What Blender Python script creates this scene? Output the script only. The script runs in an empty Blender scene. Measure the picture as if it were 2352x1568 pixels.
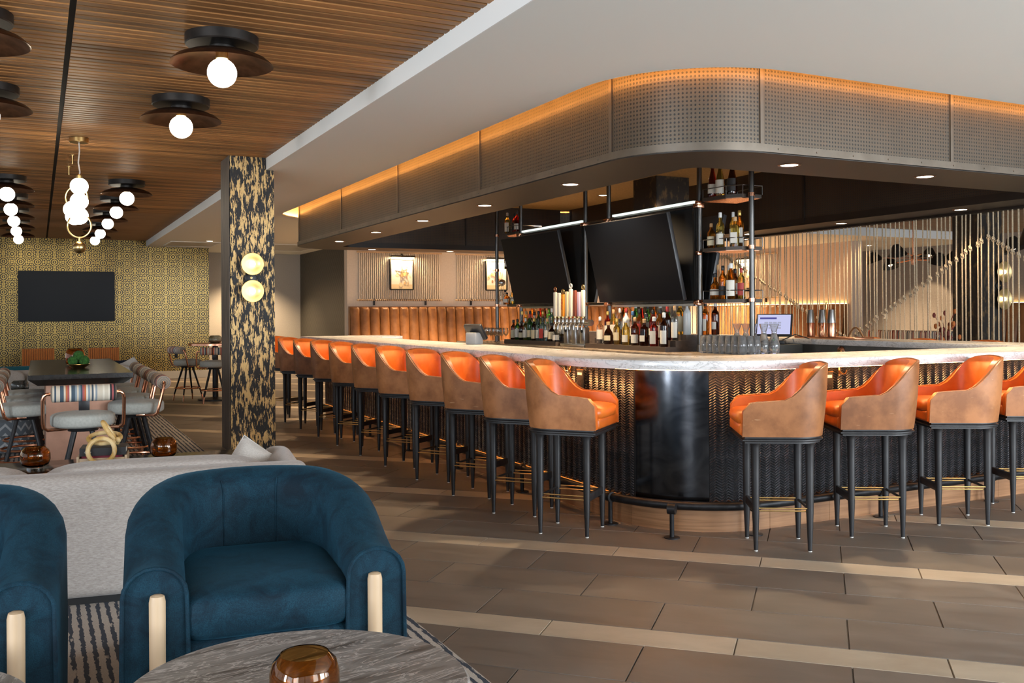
import bpy, bmesh, math, random
from math import sin, cos, pi, radians as rad, hypot, atan2
from mathutils import Vector, Matrix
random.seed(7)
S = bpy.context.scene
COL = S.collection

# ------------------------------------------------------------------ camera, world, light, exposure
YAW, ROLL, EYE = 0.46336, 0.00571, 1.354
FW = Vector((sin(YAW), cos(YAW), 0)); RT = Vector((cos(YAW), -sin(YAW), 0)); UP = Vector((0, 0, 1))
ex = RT*cos(ROLL) - UP*sin(ROLL); ey = RT*sin(ROLL) + UP*cos(ROLL)
cd = bpy.data.cameras.new('camera'); cam = bpy.data.objects.new('camera', cd); COL.objects.link(cam)
cd.sensor_width = 36; cd.sensor_fit = 'HORIZONTAL'; cd.lens = 33.349; cd.shift_y = -65.38/2352
cd.clip_end = 200
m3 = Matrix((ex, ey, -FW)).transposed()
cam.matrix_world = Matrix.Translation((0, 0, EYE)) @ m3.to_4x4()
S.camera = cam
S.view_settings.view_transform = 'Standard'; S.view_settings.look = 'None'
S.view_settings.gamma = 1; S.view_settings.use_curve_mapping = False
S.view_settings.exposure = 0.3
try:
    S.cycles.use_denoising = True; S.cycles.denoising_prefilter = 'ACCURATE'
    S.cycles.max_bounces = 16; S.cycles.diffuse_bounces = 3; S.cycles.glossy_bounces = 3
    S.cycles.transmission_bounces = 16; S.cycles.transparent_max_bounces = 48
    S.cycles.caustics_reflective = False; S.cycles.caustics_refractive = False
    S.cycles.sample_clamp_indirect = 4.0; S.cycles.sample_clamp_direct = 0
    S.cycles.use_light_tree = True
except Exception: pass
W = bpy.data.worlds.new('world'); S.world = W; W.use_nodes = True
W.node_tree.nodes['Background'].inputs[0].default_value = (0.80, 0.90, 1.0, 1)
W.node_tree.nodes['Background'].inputs[1].default_value = 1.0

def lamp(kind, name, loc, power, color, size=None, aim=None, size_y=None, spot=None, blend=.5, radius=None):
    d = bpy.data.lights.new(name, kind); d.energy = power; d.color = color
    if kind == 'AREA':
        d.shape = 'RECTANGLE'; d.size = size; d.size_y = size_y or size
    if kind == 'SPOT': d.spot_size = spot; d.spot_blend = blend
    if radius is not None: d.shadow_soft_size = radius
    o = bpy.data.objects.new(name, d); COL.objects.link(o); o.location = loc
    if aim is not None: o.rotation_euler = (Vector(aim)-Vector(loc)).to_track_quat('-Z', 'Y').to_euler()
    return o
DAY = (0.86, 0.93, 1.0); WARM = (1.0, 0.72, 0.44); AMB = (1.0, 0.40, 0.09)
# daylight through the glazed fronts behind and left of the camera
for x, w, p in ((-4.2, 2.6, 170), (2.6, 1.6, 90), (5.9, 2.8, 420), (9.6, 2.8, 260), (13.2, 2.8, 150)):
    lamp('AREA', 'window_daylight', (x, -2.85, 1.5), p, DAY, w, (x, 4, 1.2), 2.2)
for y, w, p, c in ((1.05, .85, 300, DAY), (-1.1, 2.3, 70, (.62, .78, 1.0))):
    lamp('AREA', 'window_daylight', (-5.85, y, 1.5), p, c, w, (0, y, 1.2), 2.2)

# ------------------------------------------------------------------ mesh builder
class MB:
    def __init__(s): s.v = []; s.f = []; s.m = []; s.s = []; s.uv = {}
    def add(s, vs, fs, m=0, smooth=False):
        o = len(s.v); s.v += [tuple(p) for p in vs]
        for f in fs: s.f.append(tuple(i+o for i in f)); s.m.append(m); s.s.append(smooth)
        return o
    def box(s, x0, y0, z0, x1, y1, z1, m=0):
        s.add([(x0,y0,z0),(x1,y0,z0),(x1,y1,z0),(x0,y1,z0),(x0,y0,z1),(x1,y0,z1),(x1,y1,z1),(x0,y1,z1)],
              [(0,3,2,1),(4,5,6,7),(0,1,5,4),(1,2,6,5),(2,3,7,6),(3,0,4,7)], m)
        return s
    def cbox(s, c, d, rz=0, m=0, tilt=None):
        M = Matrix.Rotation(rz, 3, 'Z')
        if tilt is not None: M = M @ tilt
        x, y, z = d[0]/2, d[1]/2, d[2]/2
        P = [M @ Vector(p) + Vector(c) for p in ((-x,-y,-z),(x,-y,-z),(x,y,-z),(-x,y,-z),(-x,-y,z),(x,-y,z),(x,y,z),(-x,y,z))]
        s.add(P, [(0,3,2,1),(4,5,6,7),(0,1,5,4),(1,2,6,5),(2,3,7,6),(3,0,4,7)], m); return s
    def rbox(s, c, d, r=.01, seg=2, rz=0, m=0, tilt=None, smooth=True):
        bm = bmesh.new(); bmesh.ops.create_cube(bm, size=1)
        for v in bm.verts: v.co = Vector((v.co.x*d[0], v.co.y*d[1], v.co.z*d[2]))
        bmesh.ops.bevel(bm, geom=list(bm.edges), offset=min(r, min(d)*.49), segments=seg, profile=.5, affect='EDGES')
        M = Matrix.Rotation(rz, 3, 'Z')
        if tilt is not None: M = M @ tilt
        bm.verts.index_update()
        s.add([M @ v.co + Vector(c) for v in bm.verts], [[v.index for v in f.verts] for f in bm.faces], m, smooth); bm.free(); return s
    def lathe(s, prof, n=16, c=(0,0,0), m=0, smooth=True, M=None):
        vs = []; fs = []; C = Vector(c)
        for r, z in prof:
            for k in range(n):
                a = 2*pi*k/n; p = Vector((r*cos(a), r*sin(a), z))
                vs.append((M @ p if M is not None else p) + C)
        for i in range(len(prof)-1):
            for k in range(n):
                k2 = (k+1) % n; fs.append((i*n+k, i*n+k2, (i+1)*n+k2, (i+1)*n+k))
        if prof[0][0] > 1e-6: fs.append(tuple(reversed(range(n))))
        if prof[-1][0] > 1e-6: fs.append(tuple((len(prof)-1)*n+k for k in range(n)))
        s.add(vs, fs, m, smooth); return s
    def sph(s, c, r, m=0, n=16, rz=None):
        q = max(6, n//2); rr = r if hasattr(r, '__len__') else (r, r, r)
        vs = []; fs = []
        for i in range(1, q):
            t = pi*i/q
            for k in range(n): vs.append((c[0]+rr[0]*sin(t)*cos(2*pi*k/n), c[1]+rr[1]*sin(t)*sin(2*pi*k/n), c[2]-rr[2]*cos(t)))
        b = len(vs); vs += [(c[0], c[1], c[2]-rr[2]), (c[0], c[1], c[2]+rr[2])]
        for i in range(q-2):
            for k in range(n): fs.append((i*n+k, i*n+(k+1) % n, (i+1)*n+(k+1) % n, (i+1)*n+k))
        for k in range(n):
            fs.append((b, (k+1) % n, k)); fs.append((b+1, (q-2)*n+k, (q-2)*n+(k+1) % n))
        s.add(vs, fs, m, True); return s
    def sell(s, c, a, e1=.5, e2=.5, n=20, m=0, M=None):
        """superellipsoid: cushions"""
        q = n//2; vs = []; fs = []; C = Vector(c)
        def p(v, e): return math.copysign(abs(v)**e, v)
        for i in range(q+1):
            t = -pi/2+pi*i/q
            for k in range(n):
                u = 2*pi*k/n
                w = Vector((a[0]*p(cos(t), e1)*p(cos(u), e2), a[1]*p(cos(t), e1)*p(sin(u), e2), a[2]*p(sin(t), e1)))
                vs.append((M @ w if M is not None else w)+C)
        for i in range(q):
            for k in range(n): fs.append((i*n+k, i*n+(k+1) % n, (i+1)*n+(k+1) % n, (i+1)*n+k))
        s.add(vs, fs, m, True); return s
    def tube(s, pts, r, n=8, closed=False, m=0, smooth=True):
        P = [Vector(p) for p in pts]; N = len(P); vs = []; fs = []
        T = []
        for i in range(N):
            a = P[(i-1) % N] if (closed or i > 0) else P[i]; b = P[(i+1) % N] if (closed or i < N-1) else P[i]
            T.append((b-a).normalized())
        u = T[0].orthogonal().normalized()
        for i in range(N):
            u = (u - T[i]*u.dot(T[i]));  u = u.normalized() if u.length > 1e-6 else T[i].orthogonal().normalized()
            w = T[i].cross(u); ri = r[i] if hasattr(r, '__len__') else r
            for k in range(n): vs.append(P[i]+(u*cos(2*pi*k/n)+w*sin(2*pi*k/n))*ri)
        for i in range(N if closed else N-1):
            j = (i+1) % N
            for k in range(n): fs.append((i*n+k, i*n+(k+1) % n, j*n+(k+1) % n, j*n+k))
        if not closed: fs += [tuple(reversed(range(n))), tuple((N-1)*n+k for k in range(n))]
        s.add(vs, fs, m, smooth); return s
    def grid(s, G, cu=False, cv=False, m=0, smooth=True, caps=False):
        """G[i][j] points; faces over i,j"""
        nu, nv = len(G), len(G[0]); vs = [p for row in G for p in row]; fs = []
        for i in range(nu if cu else nu-1):
            for j in range(nv if cv else nv-1):
                i2, j2 = (i+1) % nu, (j+1) % nv
                fs.append((i*nv+j, i2*nv+j, i2*nv+j2, i*nv+j2))
        if caps: fs += [tuple(range(nv)), tuple((nu-1)*nv+j for j in reversed(range(nv)))]
        s.add(vs, fs, m, smooth); return s
    def prism(s, poly, z0, z1, m=0, smooth=False):
        n = len(poly)
        s.add([(x, y, z0) for x, y in poly]+[(x, y, z1) for x, y in poly],
              [tuple(reversed(range(n))), tuple(range(n, 2*n))]+[(i, (i+1) % n, n+(i+1) % n, n+i) for i in range(n)], m, smooth); return s
    def ring(s, A, B, z0, z1, m=0):
        """closed band between two loops of the same length"""
        n = len(A); vs = [(x, y, z) for L in (A, B) for z in (z0, z1) for x, y in L]
        fs = []
        for i in range(n):
            j = (i+1) % n
            fs += [(i, j, n+j, n+i), (2*n+j, 2*n+i, 3*n+i, 3*n+j), (n+i, n+j, 3*n+j, 3*n+i), (j, i, 2*n+i, 2*n+j)]
        s.add(vs, fs, m, True); return s
    def mesh(s, name, mats, sharp=35):
        me = bpy.data.meshes.new(name); me.from_pydata(s.v, [], s.f)
        for mt in (mats if isinstance(mats, (list, tuple)) else [mats]): me.materials.append(mt)
        me.polygons.foreach_set('material_index', s.m); me.polygons.foreach_set('use_smooth', s.s)
        bm = bmesh.new(); bm.from_mesh(me); bmesh.ops.recalc_face_normals(bm, faces=bm.faces); bm.to_mesh(me); bm.free()
        if any(s.s): me.set_sharp_from_angle(angle=rad(sharp))
        me.update(); return me
    def obj(s, name, mats, parent=None, loc=None, rz=0, sharp=35):
        return put(name, s.mesh(name, mats, sharp), parent, loc, rz)

def put(name, me, parent=None, loc=None, rz=0):
    o = bpy.data.objects.new(name, me); COL.objects.link(o)
    if parent is not None: o.parent = parent
    if loc is not None: o.location = loc
    if rz: o.rotation_euler[2] = rz
    return o
def tag(o, label=None, cat=None, group=None, kind=None):
    if label: o['label'] = label
    if cat: o['category'] = cat
    if group: o['group'] = group
    if kind: o['kind'] = kind
    return o
def thing(name, label, cat, loc=(0,0,0), rz=0, group=None):
    o = bpy.data.objects.new(name, None); COL.objects.link(o); o.location = loc; o.rotation_euler[2] = rz
    o.empty_display_size = .1
    return tag(o, label, cat, group)
def struct(o): o['kind'] = 'structure'; return o
def dup(root, loc, rz=0, label=None, group=None):
    r = root.copy(); COL.objects.link(r); r.location = loc; r.rotation_euler[2] = rz
    if label: r['label'] = label
    if group: r['group'] = group
    for ch in list(root.children):
        c = ch.copy(); COL.objects.link(c); c.parent = r
        for g in list(ch.children):
            d = g.copy(); COL.objects.link(d); d.parent = c
    return r
def rrect(x0, y0, x1, y1, r, n=10):
    P = []
    for cx, cy, a0 in ((x0+r, y0+r, pi), (x1-r, y0+r, 1.5*pi), (x1-r, y1-r, 0), (x0+r, y1-r, .5*pi)):
        for k in range(n+1): P.append((cx+r*cos(a0+.5*pi*k/n), cy+r*sin(a0+.5*pi*k/n)))
    return P
def vis(p):
    """does a point lie before the lens, roughly inside its view"""
    d = Vector(p)-Vector((0, 0, EYE)); f = d.dot(FW)
    if f < .3: return 0
    x = 1176+2178.7*d.dot(RT)/f; y = 718-2178.7*d.z/f
    return f if (-150 < x < 2500 and -150 < y < 1720) else 0

# ------------------------------------------------------------------ materials
class N:
    def __init__(s, name):
        s.mat = bpy.data.materials.new(name); s.mat.use_nodes = True; s.t = s.mat.node_tree; s.b = s.t.nodes['Principled BSDF']
    def n(s, typ, **kw):
        x = s.t.nodes.new('ShaderNode'+typ)
        for k, v in kw.items():
            if k[0] == '_': setattr(x, k[1:], v)
            else: s.set(x, k, v)
        return x
    def set(s, x, k, v):
        i = x.inputs[k.replace('__', ' ')] if isinstance(k, str) else x.inputs[k]
        if isinstance(v, bpy.types.NodeSocket): s.t.links.new(v, i)
        else: i.default_value = v
    def P(s, **kw):
        for k, v in kw.items(): s.set(s.b, k, v)
        return s
    def co(s, kind='Object', scale=(1,1,1), rot=(0,0,0)):
        c = s.n('TexCoord'); mp = s.n('Mapping'); s.t.links.new(c.outputs[kind], mp.inputs[0])
        mp.inputs['Scale'].default_value = scale; mp.inputs['Rotation'].default_value = rot
        return mp.outputs[0]
    def noise(s, vec, scale=5, detail=4, rough=.55, dist=0):
        x = s.n('TexNoise', Scale=scale, Detail=detail, Roughness=rough, Distortion=dist); s.t.links.new(vec, x.inputs['Vector'])
        return x.outputs['Fac']
    def ramp(s, fac, *stops, interp='LINEAR'):
        x = s.n('ValToRGB'); s.t.links.new(fac, x.inputs[0]); e = x.color_ramp.elements; x.color_ramp.interpolation = interp
        while len(e) < len(stops): e.new(.5)
        for i, (p, c) in enumerate(stops):
            e[i].position = p; e[i].color = (*c, 1) if hasattr(c, '__len__') else (c, c, c, 1)
        return x.outputs[0]
    def mix(s, fac, a, b, blend='MIX'):
        x = s.n('Mix', _data_type='RGBA', _blend_type=blend)
        s.set(x, 0, fac)
        for i, v in ((6, a), (7, b)):
            if isinstance(v, bpy.types.NodeSocket): s.t.links.new(v, x.inputs[i])
            else: x.inputs[i].default_value = (*v, 1)
        return x.outputs[2]
    def math(s, op, a, b=0., c=None):
        x = s.n('Math', _operation=op); s.set(x, 0, a); s.set(x, 1, b)
        if c is not None: s.set(x, 2, c)
        return x.outputs[0]
    def bump(s, h, strength=.3, dist=.01):
        x = s.n('Bump', Strength=strength, Distance=dist); s.t.links.new(h, x.inputs['Height']); s.t.links.new(x.outputs[0], s.b.inputs['Normal']); return s
    def rnd(s): return s.n('ObjectInfo').outputs['Random']
    def sep(s, v):
        x = s.n('SeparateXYZ'); s.t.links.new(v, x.inputs[0]); return x.outputs
def C4(c): return (*c, 1)
def plain(name, c, r=.5, met=0, **kw):
    k = N(name); k.P(Base__Color=C4(c), Roughness=r, Metallic=met)
    for a, b in kw.items(): k.set(k.b, a, b)
    return k.mat
def mottled(name, a, b, scale=6, r=.5, met=0, st=(1,1,1), bump=0, detail=5, lo=.35, hi=.65, coord='Object', bd=.005, dist=0, **kw):
    k = N(name); v = k.co(coord, st); f = k.noise(v, scale, detail, dist=dist)
    k.P(Base__Color=k.ramp(f, (lo, a), (hi, b)), Roughness=r, Metallic=met)
    if bump: k.bump(f, bump, bd)
    for x, y in kw.items(): k.set(k.b, x, y)
    return k.mat
def emit(name, c, st):
    k = N(name); k.P(Base__Color=(0,0,0,1), Emission__Color=C4(c), Emission__Strength=st, Roughness=.5); return k.mat
def wood(name, a, b, axis=0, scale=1.0, r=.5, var=.25, coat=0):
    k = N(name); sc = [26, 26, 26]; sc[axis] = 1.6
    v = k.co('Object', tuple(q*scale for q in sc)); rd = k.rnd()
    w = k.n('Vector'+'Math', _operation='ADD'); k.t.links.new(v, w.inputs[0])
    cm = k.n('CombineXYZ'); k.set(cm, 0, k.math('MULTIPLY', rd, 37.)); k.set(cm, 1, k.math('MULTIPLY', rd, 61.)); k.t.links.new(cm.outputs[0], w.inputs[1])
    f = k.noise(w.outputs[0], 1.0, 6, .6, .6)
    c = k.ramp(f, (.3, a), (.7, b))
    hv = k.n('HueSaturation', Value=k.math('MULTIPLY_ADD', rd, 2*var, 1-var)); k.t.links.new(c, hv.inputs['Color'])
    k.P(Base__Color=hv.outputs[0], Roughness=r, Coat__Weight=coat); k.bump(f, .15, .002); return k.mat
def fabric(name, a, b, thread=420, r=.95, sheen=.1, st=(1,1,1), blot=None, bump=.25, tint=(1,1,1)):
    k = N(name); v = k.co('Object', st); f = k.noise(v, thread, 2, .6); g = k.noise(v, 9, 6, .7, .8)
    c = k.ramp(f, (.3, a), (.7, b))
    if blot: c = k.mix(k.ramp(g, (.42, 0), (.66, .8)), c, blot)
    k.P(Base__Color=c, Roughness=r, Sheen__Weight=sheen, Sheen__Roughness=.4, Sheen__Tint=C4(tint), Specular__IOR__Level=.2); k.bump(f, bump, .003); return k.mat
def thin_glass(name, c):
    k = N(name); nt = k.t; out = nt.nodes['Material Output']; tr = k.n('BsdfTransparent'); tr.inputs[0].default_value = C4(c)
    gl = k.n('BsdfGlossy', Roughness=.03); lw = k.n('LayerWeight', Blend=.5); mx = k.n('MixShader')
    nt.links.new(lw.outputs['Facing'], mx.inputs[0]); nt.links.new(tr.outputs[0], mx.inputs[1]); nt.links.new(gl.outputs[0], mx.inputs[2])
    nt.links.new(mx.outputs[0], out.inputs[0]); nt.nodes.remove(k.b); return k.mat
def glass(name, c, r=.02, ior=1.45, tr=1.0):
    k = N(name); k.P(Base__Color=C4(c), Roughness=r, IOR=ior, Transmission__Weight=tr); return k.mat

WHITE = plain('white_paint', (.79, .79, .735), .75)
BEAMW = plain('beam_paint', (.88, .88, .85), .7)
GREYW = mottled('grey_wallcovering', (.40, .37, .32), (.45, .415, .36), 60, .85, bump=.05)
CREAM = mottled('cream_wall', (.62, .545, .46), (.66, .585, .50), 30, .8)
PEACH = mottled('warm_wall', (.60, .47, .37), (.64, .50, .40), 30, .8)
TAUPE = mottled('taupe_wall', (.24, .21, .18), (.28, .245, .21), 30, .85)
BASEB = plain('baseboard_paint', (.50, .46, .40), .6)
BLACKM = mottled('black_metal', (.012, .012, .013), (.024, .024, .026), 14, .42, .5)
BLACKW = wood('ebonised_wood', (.009, .009, .010), (.022, .021, .022), 2, 1, .42, .1)
BRASS = mottled('brass', (.62, .42, .16), (.75, .53, .23), 20, .28, 1)
COPPER = mottled('copper', (.72, .33, .19), (.84, .43, .27), 20, .25, 1)
STEEL = mottled('brushed_steel', (.50, .50, .50), (.62, .62, .62), 8, .28, 1, st=(40, 40, 1))
GUN = mottled('pole_metal', (.085, .08, .076), (.14, .135, .128), 10, .32, .9, st=(1, 1, .2))
BRONZE = mottled('bronze_dish', (.10, .050, .028), (.19, .095, .055), 12, .30, .9)
BRONZEO = mottled('dark_bronze', (.016, .013, .011), (.03, .024, .02), 12, .45, .5)
GLOBE = emit('opal_globe', (1.0, .88, .68), 16.0)
LEDW = emit('downlight_lens', (1.0, .86, .66), 14)
LEDO = emit('amber_led', AMB, 110)
LEDU = emit('counter_led', (1.0, .44, .14), 75)
LEDB = emit('banquette_led', (1.0, .60, .22), 15)
LEDR = emit('rack_light', (.88, 1.0, .92), .9)
BULB = emit('sconce_bulb', (1.0, .84, .55), 5)
SCREEN = N('tv_screen').P(Base__Color=(.0035, .005, .0085, 1), Roughness=.32, Specular__IOR__Level=.15).mat
BEZEL = plain('tv_bezel', (.02, .02, .022), .4)
CLEAR = thin_glass('clear_glass', (.93, .94, .94))
CRYSTAL = glass('crystal_glass', (.98, .985, .98), .0, 1.45, .84)
AMBER = glass('amber_glass', (.70, .38, .11), .03)
SMOKE = glass('smoke_glass', (.42, .45, .46), .05)
WALNUT = mottled('walnut_plinth', (.19, .088, .036), (.38, .20, .095), 3, .42, st=(.9, .9, 24), detail=8, lo=.25, hi=.75, bump=.1)
DARKOAK = wood('dark_oak', (.010, .009, .008), (.022, .018, .015), 1, 1, .16, .1)
RISER = wood('riser_wood', (.055, .038, .030), (.10, .075, .06), 1, .6, .5, .1)
PALE = wood('pale_ash', (.46, .32, .19), (.56, .41, .26), 2, .6, .5, .08)
BAMBOO = mottled('bamboo', (.55, .33, .09), (.80, .60, .30), 8, .35, lo=.4, hi=.6)
ROPE = mottled('natural_rope', (.33, .255, .165), (.46, .37, .25), 90, .9, bump=.4)
ROPEL = mottled('cotton_rope', (.56, .48, .40), (.70, .62, .54), 90, .9, bump=.4)
VELVET = fabric('teal_velvet', (.0022, .017, .031), (.007, .042, .068), 300, .75, .3, blot=(.0015, .007, .014), bump=.15, tint=(.04, .20, .32))
OATL = fabric('oatmeal_linen', (.31, .275, .245), (.46, .42, .385), 260, .95, .2, st=(.25, 1, 1.2))
OATP = fabric('cream_linen', (.44, .405, .365), (.58, .545, .50), 240, .95, .2, st=(.4, 1, 1))
SEATV = fabric('pale_grey_leather', (.36, .365, .33), (.44, .445, .405), 60, .6, .1, bump=.06)
NAVY = fabric('navy_cloth', (.010, .014, .026), (.02, .028, .045), 200)
TEALC = fabric('teal_cloth', (.012, .09, .125), (.03, .15, .19), 200)
def leather(name, a, b, c, r=.42):
    k = N(name); v = k.co('Object'); rd = k.rnd()
    w = k.n('VectorMath', _operation='ADD'); k.t.links.new(v, w.inputs[0]); cm = k.n('CombineXYZ')
    k.set(cm, 0, k.math('MULTIPLY', rd, 41.)); k.set(cm, 2, k.math('MULTIPLY', rd, 23.)); k.t.links.new(cm.outputs[0], w.inputs[1])
    f = k.noise(w.outputs[0], 7, 6, .6); g = k.noise(w.outputs[0], 190, 3, .6)
    col = k.ramp(f, (.36, a), (.62, b))
    sv = k.n('Mapping'); k.t.links.new(w.outputs[0], sv.inputs[0]); sv.inputs['Scale'].default_value = (3, 3, 22); sv.inputs['Rotation'].default_value = (.5, .4, .3)
    sc = k.noise(sv.outputs[0], 3, 2, .4, .3)
    col = k.mix(k.ramp(sc, (.735, 0), (.75, .55)), col, c)
    hv = k.n('HueSaturation', Value=k.math('MULTIPLY_ADD', rd, .4, .8)); k.t.links.new(col, hv.inputs['Color'])
    k.P(Base__Color=hv.outputs[0], Roughness=r, Specular__IOR__Level=.38); k.bump(g, .12, .001); return k.mat
LEATH = leather('tan_leather', (.20, .074, .024), (.34, .138, .050), (.50, .29, .15))
LEATI = leather('orange_leather', (.46, .105, .012), (.57, .145, .020), (.60, .20, .045), .36)
BANQ = leather('cognac_leather', (.20, .082, .026), (.275, .118, .040), (.30, .13, .05), .45)
TANR = fabric('orange_corduroy', (.42, .13, .03), (.58, .20, .06), 120)

def marble(name, base, mid, vein, scale, stretch, rough, rot=.5):
    k = N(name); v = k.co('Object', stretch, (0, 0, rot)); n1 = k.noise(v, scale, 8, .62, 1.6); n2 = k.noise(v, scale*2.7, 6, .6, 2.2)
    c = k.ramp(n1, (.30, mid), (.50, base), (.66, mid)); ve = k.ramp(n2, (.465, 0), (.495, .75), (.525, 0))
    k.P(Base__Color=k.mix(ve, c, vein), Roughness=rough, Specular__IOR__Level=.55); return k.mat
MARB = marble('white_marble', (.68, .67, .66), (.54, .53, .52), (.30, .29, .28), 1.9, (1, 1, 2.0), .19)
MARBG = marble('grey_banded_marble', (.26, .25, .235), (.065, .060, .054), (.62, .60, .57), 1.25, (1.1, 5.0, 1), .34, -.6)
def tile_mat(name, a, b, rough):
    k = N(name); v = k.co('Object', (1, 2.6, 1)); rd = k.rnd()
    w = k.n('VectorMath', _operation='ADD'); k.t.links.new(v, w.inputs[0]); cm = k.n('CombineXYZ')
    k.set(cm, 0, k.math('MULTIPLY', rd, 53.)); k.set(cm, 1, k.math('MULTIPLY', rd, 29.)); k.t.links.new(cm.outputs[0], w.inputs[1])
    f = k.noise(w.outputs[0], 2.6, 6, .62, .8); c = k.ramp(f, (.32, a), (.68, b))
    hv = k.n('HueSaturation', Value=k.math('MULTIPLY_ADD', rd, .22, .89)); k.t.links.new(c, hv.inputs['Color'])
    k.P(Base__Color=hv.outputs[0], Roughness=k.math('MULTIPLY_ADD', f, .25, rough), Specular__IOR__Level=.45); k.bump(f, .04, .004); return k.mat
TILED = tile_mat('taupe_porcelain', (.118, .095, .076), (.172, .142, .116), .34)
TILEL = tile_mat('sand_porcelain', (.33, .265, .19), (.42, .345, .255), .36)
GROUT = plain('grout', (.24, .20, .165), .9)
SLATW = wood('cedar_slat', (.225, .095, .028), (.40, .185, .060), 0, .7, .5, .42)
GAPB = plain('slat_shadow_backing', (.030, .016, .008), .9)
BLK = plain('matt_black', (.008, .008, .008), .8)
BRAID = mottled('braided_black_metal', (.075, .075, .082), (.16, .16, .175), 30, .32, .85)
HOTROLL = mottled('hot_rolled_steel', (.035, .038, .044), (.085, .09, .10), 4, .16, 1.0, st=(1, 1, 1.6), detail=7, dist=1.2)
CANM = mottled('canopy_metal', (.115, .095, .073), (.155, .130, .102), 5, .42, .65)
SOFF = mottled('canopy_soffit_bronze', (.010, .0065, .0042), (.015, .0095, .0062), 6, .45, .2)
GOLDC = mottled('gold_fibre_ceiling', (.26, .155, .052), (.44, .275, .10), 30, .8, st=(1, 5, 1))
MOSS = mottled('moss', (.010, .050, .004), (.035, .14, .016), 60, .95, bump=1.0, bd=.02)
# perforated sheet: punched holes on a square grid (uv in metres)
def perf(name, a, hole, pitch=.0254, rad_=.0062):
    k = N(name); u = k.n('UVMap'); x = k.sep(u.outputs[0])
    fx = k.math('SUBTRACT', k.math('FRACT', k.math('DIVIDE', x[0], pitch)), .5); fy = k.math('SUBTRACT', k.math('FRACT', k.math('DIVIDE', x[1], pitch)), .5)
    d = k.math('SQRT', k.math('ADD', k.math('MULTIPLY', fx, fx), k.math('MULTIPLY', fy, fy)))
    h = k.ramp(d, (rad_/pitch-.03, 0), (rad_/pitch+.03, 1))
    g = k.noise(k.co('Object'), 3, 4); c = k.ramp(g, (.3, a), (.7, tuple(q*1.22 for q in a)))
    k.P(Base__Color=k.mix(h, hole, c), Metallic=k.math('MULTIPLY', h, .6), Roughness=.42); k.bump(h, .5, .003); return k.mat
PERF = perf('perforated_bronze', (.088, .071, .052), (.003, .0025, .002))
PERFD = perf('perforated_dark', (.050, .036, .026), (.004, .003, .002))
# charred timber with gilded flakes
def bark():
    k = N('gilded_charred_timber'); v = k.co('Object', (12, 12, 3.6)); n1 = k.noise(v, 1.9, 9, .70, .4); n2 = k.noise(k.co('Object', (60, 60, 9)), 1.6, 5, .6)
    h = k.math('MULTIPLY_ADD', n2, .55, n1); g = k.ramp(h, (.785, 0), (.80, 1))
    k.P(Base__Color=k.mix(g, (.012, .011, .011), (.70, .46, .19)), Metallic=k.math('MULTIPLY', g, .55), Roughness=k.math('MULTIPLY_ADD', g, -.12, .5)); k.bump(h, .6, .02); return k.mat
BARK = bark()
BARKS = mottled('weathered_timber_side', (.035, .027, .022), (.17, .125, .09), 3, .6, st=(14, 14, 1.2), bump=.4, detail=8, lo=.3, hi=.75)
BARKD = mottled('rusted_timber', (.014, .010, .007), (.17, .10, .035), 5, .65, st=(3, 3, 1.6), bump=.5, detail=9, lo=.52, hi=.78)
# gilded damask wallpaper
def damask():
    k = N('gilded_damask'); x = k.sep(k.co('Object')); p = .305
    def fr(s, q, o=0.): return k.math('SUBTRACT', k.math('FRACT', k.math('MULTIPLY_ADD', s, 1/q, o+100.)), .5)
    fx, fz = fr(x[0], p), fr(x[2], p); gx, gz = fr(x[0], p, .5), fr(x[2], p, .5)
    def rd_(a, b): return k.math('SQRT', k.math('ADD', k.math('MULTIPLY', a, a), k.math('MULTIPLY', b, b)))
    d1, d2 = rd_(fx, fz), rd_(gx, gz)
    an = k.math('ARCTAN2', fz, fx); pet = k.math('COSINE', k.math('MULTIPLY', an, 8.))
    a = k.math('SINE', k.math('MULTIPLY_ADD', pet, 1.6, k.math('MULTIPLY', d1, 44.)))
    b = k.math('SINE', k.math('MULTIPLY', d2, 58.))
    pat = k.math('MULTIPLY', k.math('ADD', a, b), .5)
    pat = k.ramp(k.math('MULTIPLY_ADD', pat, .5, .5), (.44, 0), (.56, 1))
    seam = k.ramp(k.math('ABSOLUTE', gx), (.0, .45), (.05, 0))
    wear = k.noise(k.co('Object', (1, 1, .5)), 1.1, 4)
    fac = k.math('MINIMUM', k.math('ADD', pat, seam), 1.)
    c = k.mix(fac, (.012, .008, .003), k.ramp(wear, (.3, (.30, .185, .032)), (.7, (.52, .35, .085))))
    k.P(Base__Color=c, Metallic=.45, Roughness=k.math('MULTIPLY_ADD', wear, .22, .16)); return k.mat
DAMASK = damask()
def greendamask():
    k = N('dark_patterned_panel'); x = k.sep(k.co('Object')); w = k.math('MULTIPLY', k.math('SINE', k.math('MULTIPLY', x[1], 42.)), k.math('SINE', k.math('MULTIPLY', x[2], 42.)))
    k.P(Base__Color=k.ramp(k.math('MULTIPLY_ADD', w, .5, .5), (.3, (.030, .027, .020)), (.7, (.052, .048, .036))), Roughness=.5); return k.mat
DARKP = greendamask()
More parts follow.
